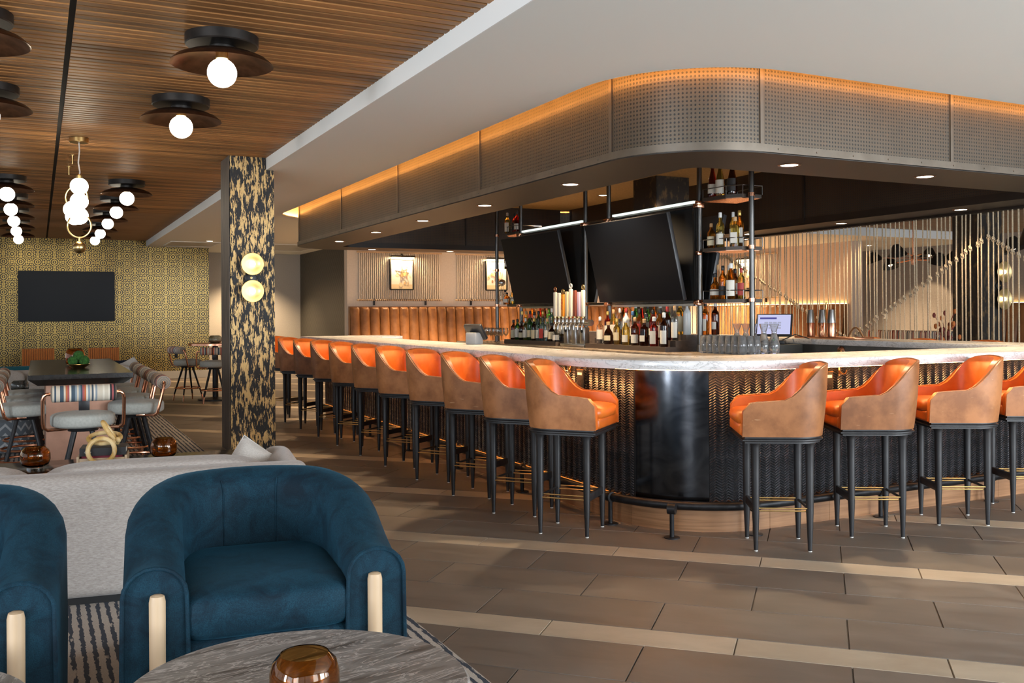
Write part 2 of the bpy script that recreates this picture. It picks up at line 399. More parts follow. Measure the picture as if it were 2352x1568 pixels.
def stripe_rug():
    k = N('striped_wool_rug'); v = k.co('Object'); x = k.sep(v)
    n = k.noise(k.co('Object', (3, 1.2, 1)), 14, 5, .65); w = k.math('MULTIPLY_ADD', n, .030, x[0])
    s = k.math('SINE', k.math('MULTIPLY', w, 2*pi/.0405)); br = k.noise(k.co('Object', (5, 1.1, 1)), 5, 3)
    m = k.math('MULTIPLY', k.ramp(k.math('MULTIPLY_ADD', s, .5, .5), (.60, 0), (.66, 1)), k.ramp(br, (.36, 0), (.40, 1)))
    f = k.noise(v, 300, 2); base = k.ramp(f, (.3, (.40, .355, .305)), (.7, (.55, .50, .44)))
    k.P(Base__Color=k.mix(m, base, (.040, .050, .070)), Roughness=.95); k.bump(f, .4, .004); return k.mat
RUG = stripe_rug()
def multistripe():
    k = N('multicolour_stripe'); x = k.sep(k.co('Object')); rd = k.rnd()
    ck = k.n('TexWhiteNoise', _noise_dimensions='1D'); k.set(ck, 'W', k.math('FLOOR', k.math('MULTIPLY_ADD', x[0], 85., k.math('MULTIPLY', k.math('FLOOR', k.math('MULTIPLY', rd, 9.)), 17.))))
    c = k.ramp(ck.outputs[0], (0, (.60, .53, .42)), (.22, (.06, .09, .12)), (.36, (.50, .15, .06)), (.5, (.72, .66, .55)), (.66, (.24, .29, .33)), (.78, (.38, .10, .10)), (.88, (.02, .022, .026)), interp='CONSTANT')
    k.P(Base__Color=c, Roughness=.9); k.bump(k.noise(k.co('Object', (1, 20, 20)), 40, 2), .3, .003); return k.mat
STRIPE = multistripe()
def chevron():
    k = N('chevron_weave'); x = k.sep(k.co('Object')); z = k.math('PINGPONG', k.math('MULTIPLY', k.math('ADD', x[0], x[1]), 9.), .5)
    s = k.math('FRACT', k.math('MULTIPLY_ADD', x[2], 11., k.math('MULTIPLY', z, 1.3)))
    k.P(Base__Color=k.mix(k.ramp(s, (.28, 0), (.34, 1)), (.40, .42, .43), (.13, .15, .17)), Roughness=.9); return k.mat
CHEV = chevron()
def spiral():
    k = N('rolled_stripe_end'); x = k.sep(k.co('Object')); dy = k.math('ADD', x[1], .19); dz = k.math('SUBTRACT', x[2], .80)
    r = k.math('SQRT', k.math('ADD', k.math('MULTIPLY', dy, dy), k.math('MULTIPLY', dz, dz)))
    k.P(Base__Color=k.ramp(k.math('FRACT', k.math('MULTIPLY', r, 62.)), (0, (.46, .38, .28)), (.3, (.20, .13, .08)), (.55, (.33, .30, .27)), (.8, (.12, .10, .09)), interp='CONSTANT'), Roughness=.9); return k.mat
ROLLEND = spiral()
PAPER = plain('paper_label', (.72, .69, .60), .7); PAPER2 = plain('cream_label', (.62, .54, .36), .7); PAPERB = plain('black_label', (.02, .02, .022), .6); PAPERR = plain('red_label', (.38, .04, .03), .6)
CAPK = plain('black_cap', (.015, .015, .016), .4); CAPW = plain('white_cap', (.70, .69, .66), .5); CORK = plain('cork_cap', (.50, .30, .14), .7); CAPG = plain('gold_cap', (.70, .48, .14), .35, .8); CAPR = plain('red_cap', (.36, .03, .025), .4); CAPB = plain('blue_cap', (.05, .14, .30), .4)
def liquor(n, c): return glass(n, c, .02, 1.4, .96)
LIQ = {'amber': liquor('amber_spirit', (.72, .25, .03)), 'dark': liquor('dark_spirit', (.10, .025, .010)), 'clear': CLEAR, 'gold': liquor('gold_spirit', (.86, .60, .12)),
       'green': liquor('green_bottle', (.08, .38, .08)), 'red': liquor('red_spirit', (.42, .03, .02)), 'lime': liquor('lime_cordial', (.62, .66, .16)), 'blue': liquor('blue_bottle', (.35, .62, .70)), 'white': plain('frosted_white', (.62, .64, .63), .35)}

# ------------------------------------------------------------------ the setting
HS, HW = 2.80, 2.92                       # plaster soffit, timber ceiling
CX0, CY0, CX1, CY1 = 3.36, 4.585, 8.42, 14.2   # canopy plan
floor = struct(MB().box(-6, -3, -.06, 18, 23.2, -.008).obj('floor', GROUT))
TH = rad(-44.5); cu, su = cos(TH), sin(TH)
def wxy(u, v): return (u*cu - v*su, u*su + v*cu)
def tile_mesh(name, l, w, m):
    b = MB(); c, e = .0022, .0015; x, y = l/2-e, w/2-e
    b.add([(-x,-y,-.007),(x,-y,-.007),(x,y,-.007),(-x,y,-.007),(-x+c,-y+c,0),(x-c,-y+c,0),(x-c,y-c,0),(-x+c,y-c,0)],
          [(4,5,6,7),(0,1,5,4),(1,2,6,5),(2,3,7,6),(3,0,4,7)]); return b.mesh(name, m)
TL = .797; PER = 1.37; V0 = 5.2
tm_d = tile_mesh('tile_dark', TL, .39, TILED); tm_l = tile_mesh('tile_light', TL, .20, TILEL)
cand = []
for k in range(-9, 16):
    for row in range(4):
        v = V0+PER*k+(.10 if row == 0 else .20+.39*(row-.5)); ph = (-.31, -.69, -.30, -.685)[row] + (k % 2)*(.0 if row else -.02)
        for j in range(-30, 30):
            u = ph+TL*j+TL/2; x, y = wxy(u, v)
            if -6 < x < 17.5 and -3 < y < 22.6:
                f = vis((x, y, 0)); onrug = (-2.2 < x < 1.2 and 1.8 < y < 14.0)
                inbar = 3.7 < x < 7.4 and 5 < y < 12.5
                cand.append(((.3 if row == 0 else .6)/f**1.5 if f and not onrug and not inbar else 0, row, u, v, x, y))
cand.sort(key=lambda q: -q[0])
rest = MB()
for i, (a, row, u, v, x, y) in enumerate(cand):
    if i < 292 and a > 0:
        put('tile', tm_l if row == 0 else tm_d, floor, (x, y, 0), TH)
    else:
        l, w = TL/2-.0015, (.20 if row == 0 else .39)/2-.0015
        rest.add([(*wxy(u+p, v+q), 0) for p, q in ((-l,-w),(l,-w),(l,w),(-l,w))], [(0,1,2,3)], 1 if row == 0 else 0)
tag(rest.obj('distant_tiles', [TILED, TILEL], floor), kind='stuff')

def wall(name, x0, y0, x1, y1, z0, z1, m): return struct(MB().box(x0, y0, z0, x1, y1, z1).obj(name, m))
wall('wall_gilded', -6, 21.4, 3.33, 21.6, 0, 3.1, DAMASK)
wall('wall_passage', 3.3, 22.9, 5.9, 23.1, 0, 3.1, GREYW)
wall('wall_passage_return', 3.15, 21.6, 3.33, 23.1, 0, 3.1, GREYW)
wall('wall_dark_panel', 5.7, 19.2, 5.9, 22.9, 0, 3.1, DARKP)
wall('wall_far', 5.7, 19.0, 15.2, 19.2, 0, 3.1, CREAM)
wall('wall_alcove', 15.0, 14.35, 15.3, 19.0, 0, 3.1, PEACH)
wall('wall_alcove_end', 15.3, 17.0, 17.9, 17.2, 0, 3.1, TAUPE)
wall('wall_right', 17.9, -3, 18.1, 17.2, 0, 3.1, TAUPE)
struct(MB().box(-6, 21.36, 0, 3.33, 21.4, .16).obj('baseboard_gilded', BASEB))
struct(MB().box(3.33, 22.86, 0, 5.7, 22.9, .16).obj('baseboard_passage', BASEB))
# glazed fronts behind and left of the camera
def glazed(name, fixed, a0, a1, alongx, n):
    b = MB()
    def bx(a, c, z0, z1):
        if alongx: b.box(a, fixed-.12, z0, c, fixed, z1)
        else: b.box(fixed-.12, a, z0, fixed, c, z1)
    bx(a0, a1, 0, .35); bx(a0, a1, 2.65, 3.1)
    for i in range(n+1):
        p = a0+(a1-a0)*i/n; bx(p-.07, p+.07, .35, 2.65)
    return struct(b.obj(name, BLACKM))
glazed('window_1', -2.95, -6, 18, True, 9); glazed('window_2', -5.95, -3, 21.4, False, 9)

# timber slat ceiling with one black shadow gap
ceil_w = struct(MB().box(-6, -3, HW+.035, 2.06, 21.4, HW+.1).obj('ceiling_timber', GAPB))
MB().box(.15, -3, HW+.012, .182, 21.4, HW+.036).obj('shadow_gap', BLK, ceil_w)
PITCH = .082
sl = {}
for nm, l in (('a', 6.15), ('b', 1.876)):
    b = MB(); w, h, c = .031, .034, .004
    b.add([(-l/2,-w,h),(l/2,-w,h),(l/2,w,h),(-l/2,w,h),(-l/2,-w,c),(l/2,-w,c),(l/2,w,c),(-l/2,w,c),(-l/2,-w+c,0),(l/2,-w+c,0),(l/2,w-c,0),(-l/2,w-c,0)],
          [(0,1,5,4),(4,5,9,8),(8,9,10,11),(11,10,6,7),(7,6,2,3),(0,4,8,11,7,3),(1,2,6,10,9,5)])
    sl[nm] = b.mesh('slat', SLATW)
far = MB(); k = 0
y = -2.9
while y < 21.36:
    for nm, x in (('a', -2.925), ('b', 1.12)):
        if 3.4 < y < 15.6: put('slat', sl[nm], ceil_w, (x, y, HW))
        else:
            l = 3.075 if nm == 'a' else .938
            far.box(x-l, y-.031, HW, x+l, y+.031, HW+.034)
    y += PITCH
tag(far.obj('distant_slats', SLATW, ceil_w), kind='stuff')

# plaster soffit with the canopy recess cut out of it
HOLE = rrect(3.14, 4.365, 8.64, 14.42, .89, 12)
def flat_with_hole(outer, hole, z, mat, name):
    bm = bmesh.new(); es = []
    for L in (outer, hole):
        vv = [bm.verts.new((x, y, z)) for x, y in L]
        es += [bm.edges.new((vv[i], vv[(i+1) % len(vv)])) for i in range(len(vv))]
    bmesh.ops.triangle_fill(bm, edges=es, use_beauty=True)
    for f in bm.faces:
        if f.normal.z > 0: f.normal_flip()
    me = bpy.data.meshes.new(name); bm.to_mesh(me); bm.free(); me.materials.append(mat)
    return put(name, me)
ceil_p = struct(flat_with_hole([(2.06,-3),(9.3,-3),(9.3,13.3),(17.95,13.3),(17.95,23.1),(2.06,23.1)], HOLE, HS, WHITE, 'ceiling_plaster'))
P2 = rrect(2.94, 4.165, 8.84, 14.62, 1.09, 12)
b = MB()
n = len(HOLE)
for A, B, za, zb in ((HOLE, HOLE, HS, HS+.02), (HOLE, P2, HS+.02, HS+.02), (P2, P2, HS+.02, HS+.28)):
    b.grid([[(A[i][0], A[i][1], za), (B[i][0], B[i][1], zb)] for i in range(n)], cu=True)
inn = rrect(3.5, 4.72, 8.28, 14.06, .6, 12)
b.grid([[(P2[i][0], P2[i][1], HS+.28), (inn[i][0], inn[i][1], HS+.28)] for i in range(n)], cu=True)
b.obj('recess_pocket', WHITE, ceil_p)
L1 = rrect(2.99, 4.215, 8.79, 14.57, 1.04, 12)
MB().tube([(x, y, HS+.035) for x, y in L1], .008, 6, True).obj('cove_strip', LEDO, ceil_p)
struct(MB().box(2.052, -3, HS, 2.06, 21.4, 3.1).obj('trim_beam_face', BEAMW))
struct(MB().box(9.3, -3, HS, 9.308, 13.3, 3.1).obj('trim_soffit_edge_right', BEAMW))
struct(MB().box(9.3, 13.292, HS, 17.95, 13.3, 3.1).obj('trim_soffit_edge_far', BEAMW))
ceil_r = struct(MB().box(9.3, -3, 2.98, 17.95, 13.3, 3.1).obj('ceiling_timber_right', GAPB))
far = MB(); y = -2.9
while y < 13.2:
    far.box(9.31, y-.035, 2.95, 17.9, y+.035, 2.98); y += .09
tag(far.obj('slats', wood('greyed_slat', (.22, .15, .10), (.34, .25, .18), 0, .7, .6, .2), ceil_r), kind='stuff')
# air vents
def vent(x0, y0, x1, y1, z, lab):
    t = thing('air_vent', lab, 'vent', ((x0+x1)/2, (y0+y1)/2, z))
    w, d = (x1-x0)/2, (y1-y0)/2
    b = MB()
    for q in (-1, 1): b.box(-w, q*d-.02, -.012, w, q*d+.02, 0); b.box(q*w-.02, -d, -.012, q*w+.02, d, 0)
    b.obj('frame', WHITE, t); MB().box(-w+.02, -d+.02, -.006, w-.02, d-.02, -.001).obj('louvre_plate', mottled('vent_grey', (.5, .49, .46), (.55, .54, .5)), t)
vent(2.35, 19.6, 3.3, 20.9, HS, 'long flat white ceiling vent near the gilded wall')
vent(3.9, 19.6, 5.4, 21.6, HS, 'square white ceiling vent in front of the dark patterned wall')
t = thing('slot_diffuser', 'black slot diffuser in the greyed timber ceiling beyond the ropes', 'vent', (13.4, 10.9, 2.95))
MB().box(-.9, -.10, -.012, .9, .10, 0).obj('frame', BLK, t); MB().box(-.85, -.02, -.02, .85, .02, -.012).obj('blade', GUN, t)

# columns
def column(name, x0, y0, x1, y1, z, front, side, mortise=True):
    c = struct(MB().box(x0+.008, y0+.008, 0, x1-.008, y1-.008, z).obj(name, BLK))
    MB().box(x0+.006, y0, 0, x1-.0, y0+.012, z).obj('board', front, c)
    MB().box(x0, y0, 0, x0+.012, y1, z).obj('board', side, c)
    MB().box(x1-.012, y0+.012, 0, x1, y1, z).obj('board', front, c)
    MB().box(x0+.012, y1-.012, 0, x1-.012, y1, z).obj('board', front, c)
    return c
column('column_lounge', 1.685, 9.6, 2.13, 10.05, HW+.03, BARK, BARKS)
column('column_bar', 6.83, 9.67, 7.33, 10.17, 3.08, BARKD, BARKD)
column('column_rope_side', 11.73, 8.89, 12.18, 9.34, 2.98, BARKD, BARKD)

# ------------------------------------------------------------------ canopy over the bar
def arc(cx, cy, r, a0, a1, n): return [(cx+r*cos(a0+(a1-a0)*k/n), cy+r*sin(a0+(a1-a0)*k/n)) for k in range(n+1)]
canopy = thing('bar_canopy', 'large rounded perforated bronze metal canopy hung over the bar', 'canopy', (0, 0, 0))
RC = .672
def strip(name, pts, z0, z1, t, mat, u0=0.):
    """curved upright sheet with uv in metres"""
    me = bpy.data.meshes.new(name); n = len(pts); L = [0.]
    for i in range(1, n): L.append(L[-1]+hypot(pts[i][0]-pts[i-1][0], pts[i][1]-pts[i-1][1]))
    me.from_pydata([(x, y, z) for x, y in pts for z in (z0, z1)], [], [(2*i, 2*i+2, 2*i+3, 2*i+1) for i in range(n-1)])
    uv = me.uv_layers.new(name='UVMap')
    for p in me.polygons:
        for li in p.loop_indices:
            vi = me.loops[li].vertex_index; uv.data[li].uv = (u0+L[vi//2], (z1-z0)*(vi % 2))
        p.use_smooth = True
    me.materials.append(mat)
    o = put(name, me, canopy); return o
TB, TT, CTOP = 2.345, 2.398, 3.06
runs = []
ys = [5.257, 7.32, 9.37, 11.43, 13.528]
for a, c in zip(ys, ys[1:]): runs.append([(CX0, c), (CX0, a)])
runs.append(arc(CX0+RC, CY0+RC, RC, pi, 1.5*pi, 18))
xs = [CX0+RC, 5.75, CX1-RC]
for a, c in zip(xs, xs[1:]): runs.append([(a, CY0), (c, CY0)])
runs.append(arc(CX1-RC, CY0+RC, RC, 1.5*pi, 2*pi, 14))
ys2 = [5.257, 7.32, 9.37, 11.43, 13.528]
for a, c in zip(ys2, ys2[1:]): runs.append([(CX1, a), (CX1, c)])
runs.append(arc(CX1-RC, CY1-RC, RC, 0, .5*pi, 14))
runs.append([(CX1-RC, CY1), (5.9, CY1)]); runs.append([(5.9, CY1), (CX0+RC, CY1)]); runs.append(arc(CX0+RC, CY1-RC, RC, .5*pi, pi, 14))
for r in runs:
    strip('perforated_panel', r, TT-.01, CTOP, .002, PERF)
    (x, y), (x2, y2) = r[0], r[1]; d = Vector((x2-x, y2-y, 0)).normalized(); nrm = Vector((d.y, -d.x, 0))
    c = Vector((x, y, (TT+CTOP)/2))+nrm*.003
    MB().cbox(c, (.026, .012, CTOP-TT), atan2(d.y, d.x)).obj('seam_batten', CANM, canopy)
O = rrect(CX0, CY0, CX1, CY1, RC, 14); O2 = rrect(CX0-.012, CY0-.012, CX1+.012, CY1+.012, RC+.012, 14)
I = rrect(3.96, 5.185, 7.82, 13.6, .16, 14); I2 = rrect(3.975, 5.2, 7.805, 13.585, .145, 14)
b = MB(); b.ring(O2, O, TB, TT); b.obj('lower_trim', CANM, canopy)
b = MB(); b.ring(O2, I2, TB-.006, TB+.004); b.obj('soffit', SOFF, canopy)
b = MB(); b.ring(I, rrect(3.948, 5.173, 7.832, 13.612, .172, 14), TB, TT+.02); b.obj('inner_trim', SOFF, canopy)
# rivets of the trim
b = MB()
for q in range(40):
    x = CX0+.8+q*.32
    if x < CX1-.7: b.lathe([(.006, 0), (.004, .004), (0, .005)], 6, (x, CY0-.013, TB+.027), M=Matrix.Rotation(pi/2, 3, 'X'))
    y = 5.4+q*.32
    if y < 13.4: b.lathe([(.006, 0), (.004, .004), (0, .005)], 6, (CX0-.013, y, TB+.027), M=Matrix.Rotation(-pi/2, 3, 'Y'))
b.obj('rivets', CANM, canopy)['kind'] = 'stuff'
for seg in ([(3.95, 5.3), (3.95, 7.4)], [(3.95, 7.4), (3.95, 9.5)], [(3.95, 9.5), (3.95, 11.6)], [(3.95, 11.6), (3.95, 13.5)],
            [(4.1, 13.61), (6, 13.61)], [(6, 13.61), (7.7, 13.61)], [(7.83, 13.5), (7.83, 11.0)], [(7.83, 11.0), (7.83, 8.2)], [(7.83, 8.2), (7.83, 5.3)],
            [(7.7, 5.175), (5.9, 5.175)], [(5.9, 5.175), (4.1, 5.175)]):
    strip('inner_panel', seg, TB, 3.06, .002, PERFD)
    MB().cbox((seg[0][0], seg[0][1], 2.71), (.03, .03, .68)).obj('inner_batten', SOFF, canopy)
struct(MB().box(3.9, 5.1, 3.04, 7.9, 13.7, 3.1).obj('ceiling_inner_fibre', GOLDC))

def downlight(x, y, z, label, group, on=True, pw=22, r=.062, spread=112):
    t = thing('downlight', label, 'downlight', (x, y, z), 0, group)
    MB().lathe([(r+.016, 0), (r+.014, -.005), (r, -.005), (r-.004, .0)], 20).obj('bezel', WHITE if z > 2.7 and z < 2.9 else BRONZE, t)
    MB().lathe([(r-.004, -.002), (0, -.002)], 20).obj('lens', LEDW, t)
    if on:
        lamp('SPOT', 'downlight_beam', (x, y, z-.03), pw, WARM, spot=rad(spread), blend=.7, radius=.05, aim=(x, y, 0))
    return t
ordl = ['first', 'second', 'third', 'fourth', 'fifth', 'sixth', 'seventh', 'eighth', 'ninth', 'tenth', 'eleventh', 'twelfth', 'thirteenth', 'fourteenth', 'fifteenth', 'sixteenth', 'seventeenth', 'eighteenth', 'nineteenth', 'twentieth']
for i in range(5): downlight(3.66, 6.31+1.56*i, TB-.006, f'{ordl[i]} recessed downlight from the near corner, left side of the bar canopy', 'downlights in the left canopy soffit', pw=140)
for i in range(3): downlight(4.53+1.305*i, 4.875, TB-.006, f'{ordl[i]} recessed downlight from the corner, right side of the bar canopy' , 'downlights in the right canopy soffit', pw=140)
for i in range(3): downlight(8.07, 6.33+1.54*i, TB-.006, f'{ordl[i]} recessed downlight from the right along the rope side of the canopy', 'downlights over the rope screen', pw=55)
for i in range(2): downlight(4.57+1.29*i, 13.92, TB-.006, f'{ordl[i]} recessed downlight from the left in the far end of the canopy', 'downlights in the far canopy soffit', pw=240)
for i, (x, y) in enumerate(((6.67, 11.6), (7.28, 11.62), (6.69, 9.3), (5.2, 8.6))):
    downlight(x, y, 3.04, f'{ordl[i]} small round downlight in the golden fibre ceiling inside the canopy', 'downlights inside the canopy', pw=380)
downlight(3.02, 19.3, HS, 'lone round downlight in the plaster soffit left of the canopy', None, pw=260)
downlight(4.35, 22.0, HS, 'added fill light in the passage ceiling hidden behind the gilded column', None, pw=500)  # added out of view to brighten the passage wall
for i, (x, y) in enumerate(((12.9, 16.6), (12.7, 14.9), (16.4, 15.2))):  # added fill lights, they lift the dark walls on the right
    downlight(x, y, HS, f'{ordl[i]} added fill light in the plaster ceiling beyond the rope screen', 'added fill lights beyond the ropes', pw=460)

# ------------------------------------------------------------------ bar front
bar = thing('bar_counter', 'curved white marble bar with braided black front and walnut plinth', 'bar counter', (0, 0, 0))
CT, CB = 1.067, 1.012
RO = .98
outer = [(3.05, 12.25), (3.05, 4.31+RO)]+arc(3.05+RO, 4.31+RO, RO, pi, 1.5*pi, 22)[1:]+[(7.80, 4.31)]
inner = [(4.22, 11.62), (3.70, 11.62), (3.70, 4.96+.42)]+arc(3.70+.42, 4.96+.42, .42, pi, 1.5*pi, 12)[1:]+[(7.15, 4.96)]
poly = outer+[(7.80, 11.2), (7.15, 11.2)]+list(reversed(inner))+[(4.22, 12.25)]
def slab(name, poly, z0, z1, mat, parent, bev=.004):
    bm = bmesh.new(); vs = [bm.verts.new((x, y, z0)) for x, y in poly]; f = bm.faces.new(vs)
    bmesh.ops.recalc_face_normals(bm, faces=[f])
    r = bmesh.ops.extrude_face_region(bm, geom=[f]); up = [e for e in r['geom'] if isinstance(e, bmesh.types.BMVert)]
    bmesh.ops.translate(bm, verts=up, vec=(0, 0, z1-z0)); bmesh.ops.recalc_face_normals(bm, faces=bm.faces)
    es = [e for e in bm.edges if abs(e.verts[0].co.z-e.verts[1].co.z) < 1e-6]
    bmesh.ops.bevel(bm, geom=es, offset=bev, segments=2, affect='EDGES', profile=.5)
    bmesh.ops.triangulate(bm, faces=[q for q in bm.faces if len(q.verts) > 4])
    me = bpy.data.meshes.new(name); bm.to_mesh(me); bm.free(); me.materials.append(mat)
    me.polygons.foreach_set('use_smooth', [True]*len(me.polygons)); me.set_sharp_from_angle(angle=rad(30))
    return put(name, me, parent)
slab('marble_top', poly, CB, CT, MARB, bar)
DZ0, DZ1 = .182, CB
die = [(CX0, 12.2), (CX0, CY0+RC)]+arc(CX0+RC, CY0+RC, RC, pi, 1.5*pi, 22)[1:]+[(7.75, CY0)]
def along(pts, off):
    """offset a polyline outwards (to the right of travel is inside here)"""
    P = []; n = len(pts)
    for i in range(n):
        a = Vector(pts[max(i-1, 0)]); c = Vector(pts[min(i+1, n-1)]); d = (c-a).normalized(); P.append((pts[i][0]+d.y*off, pts[i][1]-d.x*off))
    return P
def band(name, pts, o0, o1, z0, z1, mat, parent, m=True):
    A, B = along(pts, o0), along(pts, o1); b = MB()
    G = [[(B[i][0], B[i][1], z0), (A[i][0], A[i][1], z0), (A[i][0], A[i][1], z1), (B[i][0], B[i][1], z1)] for i in range(len(pts))]
    b.grid(G, cv=True, caps=True); return b.obj(name, mat, parent)
band('die_backing', die, -.006, -.05, DZ0, DZ1, BLK, bar)
# walnut plinth in lengths with butt joints
def cut(pts, a, c):
    """part of a polyline between two arc lengths"""
    out = []; L = 0
    for i in range(len(pts)-1):
        p, q = Vector(pts[i]), Vector(pts[i+1]); l = (q-p).length
        s0, s1 = max(a, L), min(c, L+l)
        if s1 > s0+1e-9:
            if not out: out.append(tuple(p+(q-p)*((s0-L)/l)))
            out.append(tuple(p+(q-p)*((s1-L)/l)))
        L += l
    return out
tot = sum(hypot(die[i+1][0]-die[i][0], die[i+1][1]-die[i][1]) for i in range(len(die)-1))
js = [0, 1.9, 3.8, 5.6, 7.12, 7.42, 8.05, 8.55, 10.2, tot]
for a, c in zip(js, js[1:]):
    seg = cut(die, a+.001, c-.001)
    band('plinth_board', seg, 0, -.03, .0, DZ0-.004, WALNUT, bar)
# braided columns
def braid_mesh(sg):
    b = MB(); p = .0165; z = .0; hgt = DZ1-DZ0-.004
    while z < hgt-.012:
        a = .0105*sg; x = .0185; t = .0052
        b.add([(-x, 0, z+.006-a-t), (x, 0, z+.006+a-t), (x, -.003, z+.006+a), (0, -.011, z+.006), (-x, -.003, z+.006-a), (x, 0, z+.006+a+t), (-x, 0, z+.006-a+t)],
              [(0, 1, 2, 3), (0, 3, 4), (3, 2, 5), (4, 3, 5, 6)], 0, False); z += p
    return b.mesh('braid_column', BRAID)
bm_ = [braid_mesh(1), braid_mesh(-1)]
arc0 = 12.2-(CY0+RC); s = .02; i = 0; PW = .038
mA, mB = arc0+rad(19)*RC, arc0+rad(59)*RC
while s < tot-.02:
    if not (mA-.02 < s < mB+.02):
        q = cut(die, max(0, s-.002), s+.002); p0, p1 = Vector(q[0]), Vector(q[-1]); d = (p1-p0).normalized(); c = (p0+p1)/2
        put('braid_column', bm_[i % 2], bar, (c.x, c.y, DZ0), atan2(d.y, d.x)); i += 1
    s += PW
band('steel_corner_panel', cut(die, mA, mB), .012, -.004, DZ0, DZ1-.002, HOTROLL, bar)
band('inner_fascia', [(7.2, 4.9), (7.2, 11.1)], .02, -.02, .05, CB, mottled('back_counter_fascia', (.085, .085, .075), (.11, .11, .10), 8, .5), bar)
band('inner_fascia', [(3.66, 11.5), (3.66, 5.3)], .02, -.02, .05, CB, BLK, bar)
band('under_counter_light', along(die, .13), .004, -.004, CB-.012, CB-.002, LEDU, bar)
band('kick_light', along(die, .006), .003, -.003, DZ0-.006, DZ0-.001, emit('kick_led', (1, .30, .05), .8), bar)

# foot rail
rail = thing('foot_rail', 'black tubular foot rail on floor posts around the bar', 'foot rail', (0, 0, 0))
rp = along(die, .085); RZ = .175
MB().tube([(x, y, RZ) for x, y in rp[:2]]+[(x, y, RZ) for x, y in rp[2:-1]]+[(rp[-1][0], rp[-1][1], RZ)], .0275, 12).obj('rail_tube', BLACKM, rail)
pb = MB().lathe([(.048, 0), (.048, .006), (.014, .008), (.014, RZ-.02), (.02, RZ-.015)], 14).mesh('rail_post', BLACKM)
cl = MB().lathe([(.033, -.024), (.033, .024)], 14, M=Matrix.Rotation(pi/2, 3, 'X')).mesh('rail_collar', BLACKM)
for x, y, a in [(rp[0][0], q, 0) for q in (11.3, 10.08, 8.86, 7.63, 6.4, 5.16)]+[(3.395, 4.665, rad(40))]+[(q, CY0-.085, pi/2) for q in (3.86+.03, 4.95, 6.04, 7.13)]:
    put('rail_post', pb, rail, (x, y, 0)); put('rail_collar', cl, rail, (x, y, RZ), a)
# coat hooks and socket plates under the counter
def hook(x, y, a, lab):
    t = thing('coat_hook', lab, 'hook', (x, y, .985), a, 'brass hooks under the counter')
    MB().box(-.006, -.004, -.05, .006, .0, .026).obj('stem', BRASS, t)
    for s_ in (-1, 1):
        MB().tube([(s_*.003, -.004, -.02), (s_*.012, -.02, -.04), (s_*.024, -.032, -.036), (s_*.034, -.036, -.014)], .0042, 6).obj('prong', BRASS, t)
def plate(x, y, a, lab):
    t = thing('socket_plate', lab, 'socket', (x, y, .90), a, 'socket plates under the counter')
    MB().rbox((0, -.018, 0), (.085, .012, .125), .004).obj('cover', BLK, t)
    MB().box(-.025, -.026, .026, .03, -.024, .044).obj('label_strip', PAPER, t)
    MB().box(-.046, -.022, .062, .046, -.012, .066).obj('brass_edge', BRASS, t)
    b = MB()
    for j in range(2):
        for q in (-.012, .012): b.box(q-.004, -.0255, -.02-j*.022, q+.004, -.0242, -.012-j*.022)
    b.obj('socket_holes', GUN, t)
hk = [(CX0-.012, 5.78, -pi/2, 'left counter behind the nearest left stool'), (CX0-.012, 8.2, -pi/2, 'left counter far down the stool row'), (4.66, CY0-.012, 0, 'right counter right of the first stool'), (5.95, CY0-.012, 0, 'right counter beyond the third stool')]
for x, y, a, w in hk: hook(x, y, a, 'small double brass coat hook under the '+w)
hk = [(CX0-.012, 5.62, -pi/2, 'left counter behind the nearest left stool'), (4.545, CY0-.012, 0, 'right counter between first and second stool'), (5.86, CY0-.012, 0, 'right counter beside the third stool')]
for x, y, a, w in hk: plate(x, y, a, 'black socket plate with pale label under the '+w)

# ------------------------------------------------------------------ island back bar
IZ = .95
isl = thing('back_bar_island', 'dark wooden back bar island with stone top inside the bar', 'back bar', (0, 0, 0))
MB().box(5.52, 7.1, 0, 6.48, 12.6, IZ-.03).obj('carcass', RISER, isl)
MB().rbox((6.0, 9.85, IZ-.015), (1.1, 5.75, .03), .004).obj('stone_top', marble('taupe_stone', (.36, .28, .20), (.24, .19, .14), (.09, .07, .06), 3, (1, 1, 2), .15), isl)
for k in range(8): MB().box(5.505, 7.15+k*.68, .08, 5.52, 7.80+k*.68, IZ-.06).obj('door', RISER, isl)
def riser(name, y0, y1, lab):
    t = thing('bottle_riser', lab, 'bottle riser', (5.98, (y0+y1)/2, IZ))
    h = (y1-y0)/2
    for x, z0, z1 in ((-.33, 0, .05), (-.20, .05, .11), (-.07, .11, .17)):
        MB().box(x, -h, z0, .33, h, z1).obj('step', RISER, t)
    return t
riser('a', 7.86, 9.42, 'stepped dark wood riser full of bottles under the right television')
riser('b', 10.12, 11.55, 'stepped dark wood riser full of bottles under the left television')

# television rack
rack = thing('television_rack', 'tubular dark metal rack carrying televisions and bottle shelves above the island', 'rack', (0, 0, 0))
XR = 5.98
polepos = [(XR, 7.72), (6.14, 7.125), (XR, 9.42), (XR, 9.95), (XR, 11.68), (XR, 12.45)]
for x, y in polepos:
    MB().tube([(x, y, IZ), (x, y, 3.05)], .026, 14).obj('pole', GUN, rack)
    MB().lathe([(.038, IZ), (.038, IZ+.07), (.028, IZ+.075)], 14, (x, y, 0)).obj('pole_foot', GUN, rack)
for y0, y1 in ((7.72, 9.42), (9.42, 9.95), (9.95, 11.68)):
    for z in (2.44, 1.455):
        MB().tube([(XR, y0, z), (XR, y1, z)], .014, 8).obj('cross_bar', GUN, rack)
for y in (7.72, 9.42, 9.95, 11.68):
    for z in (2.425, 1.455): MB().rbox((XR-.01, y, z), (.085, .08, .045), .006).obj('clamp', COPPER, rack)
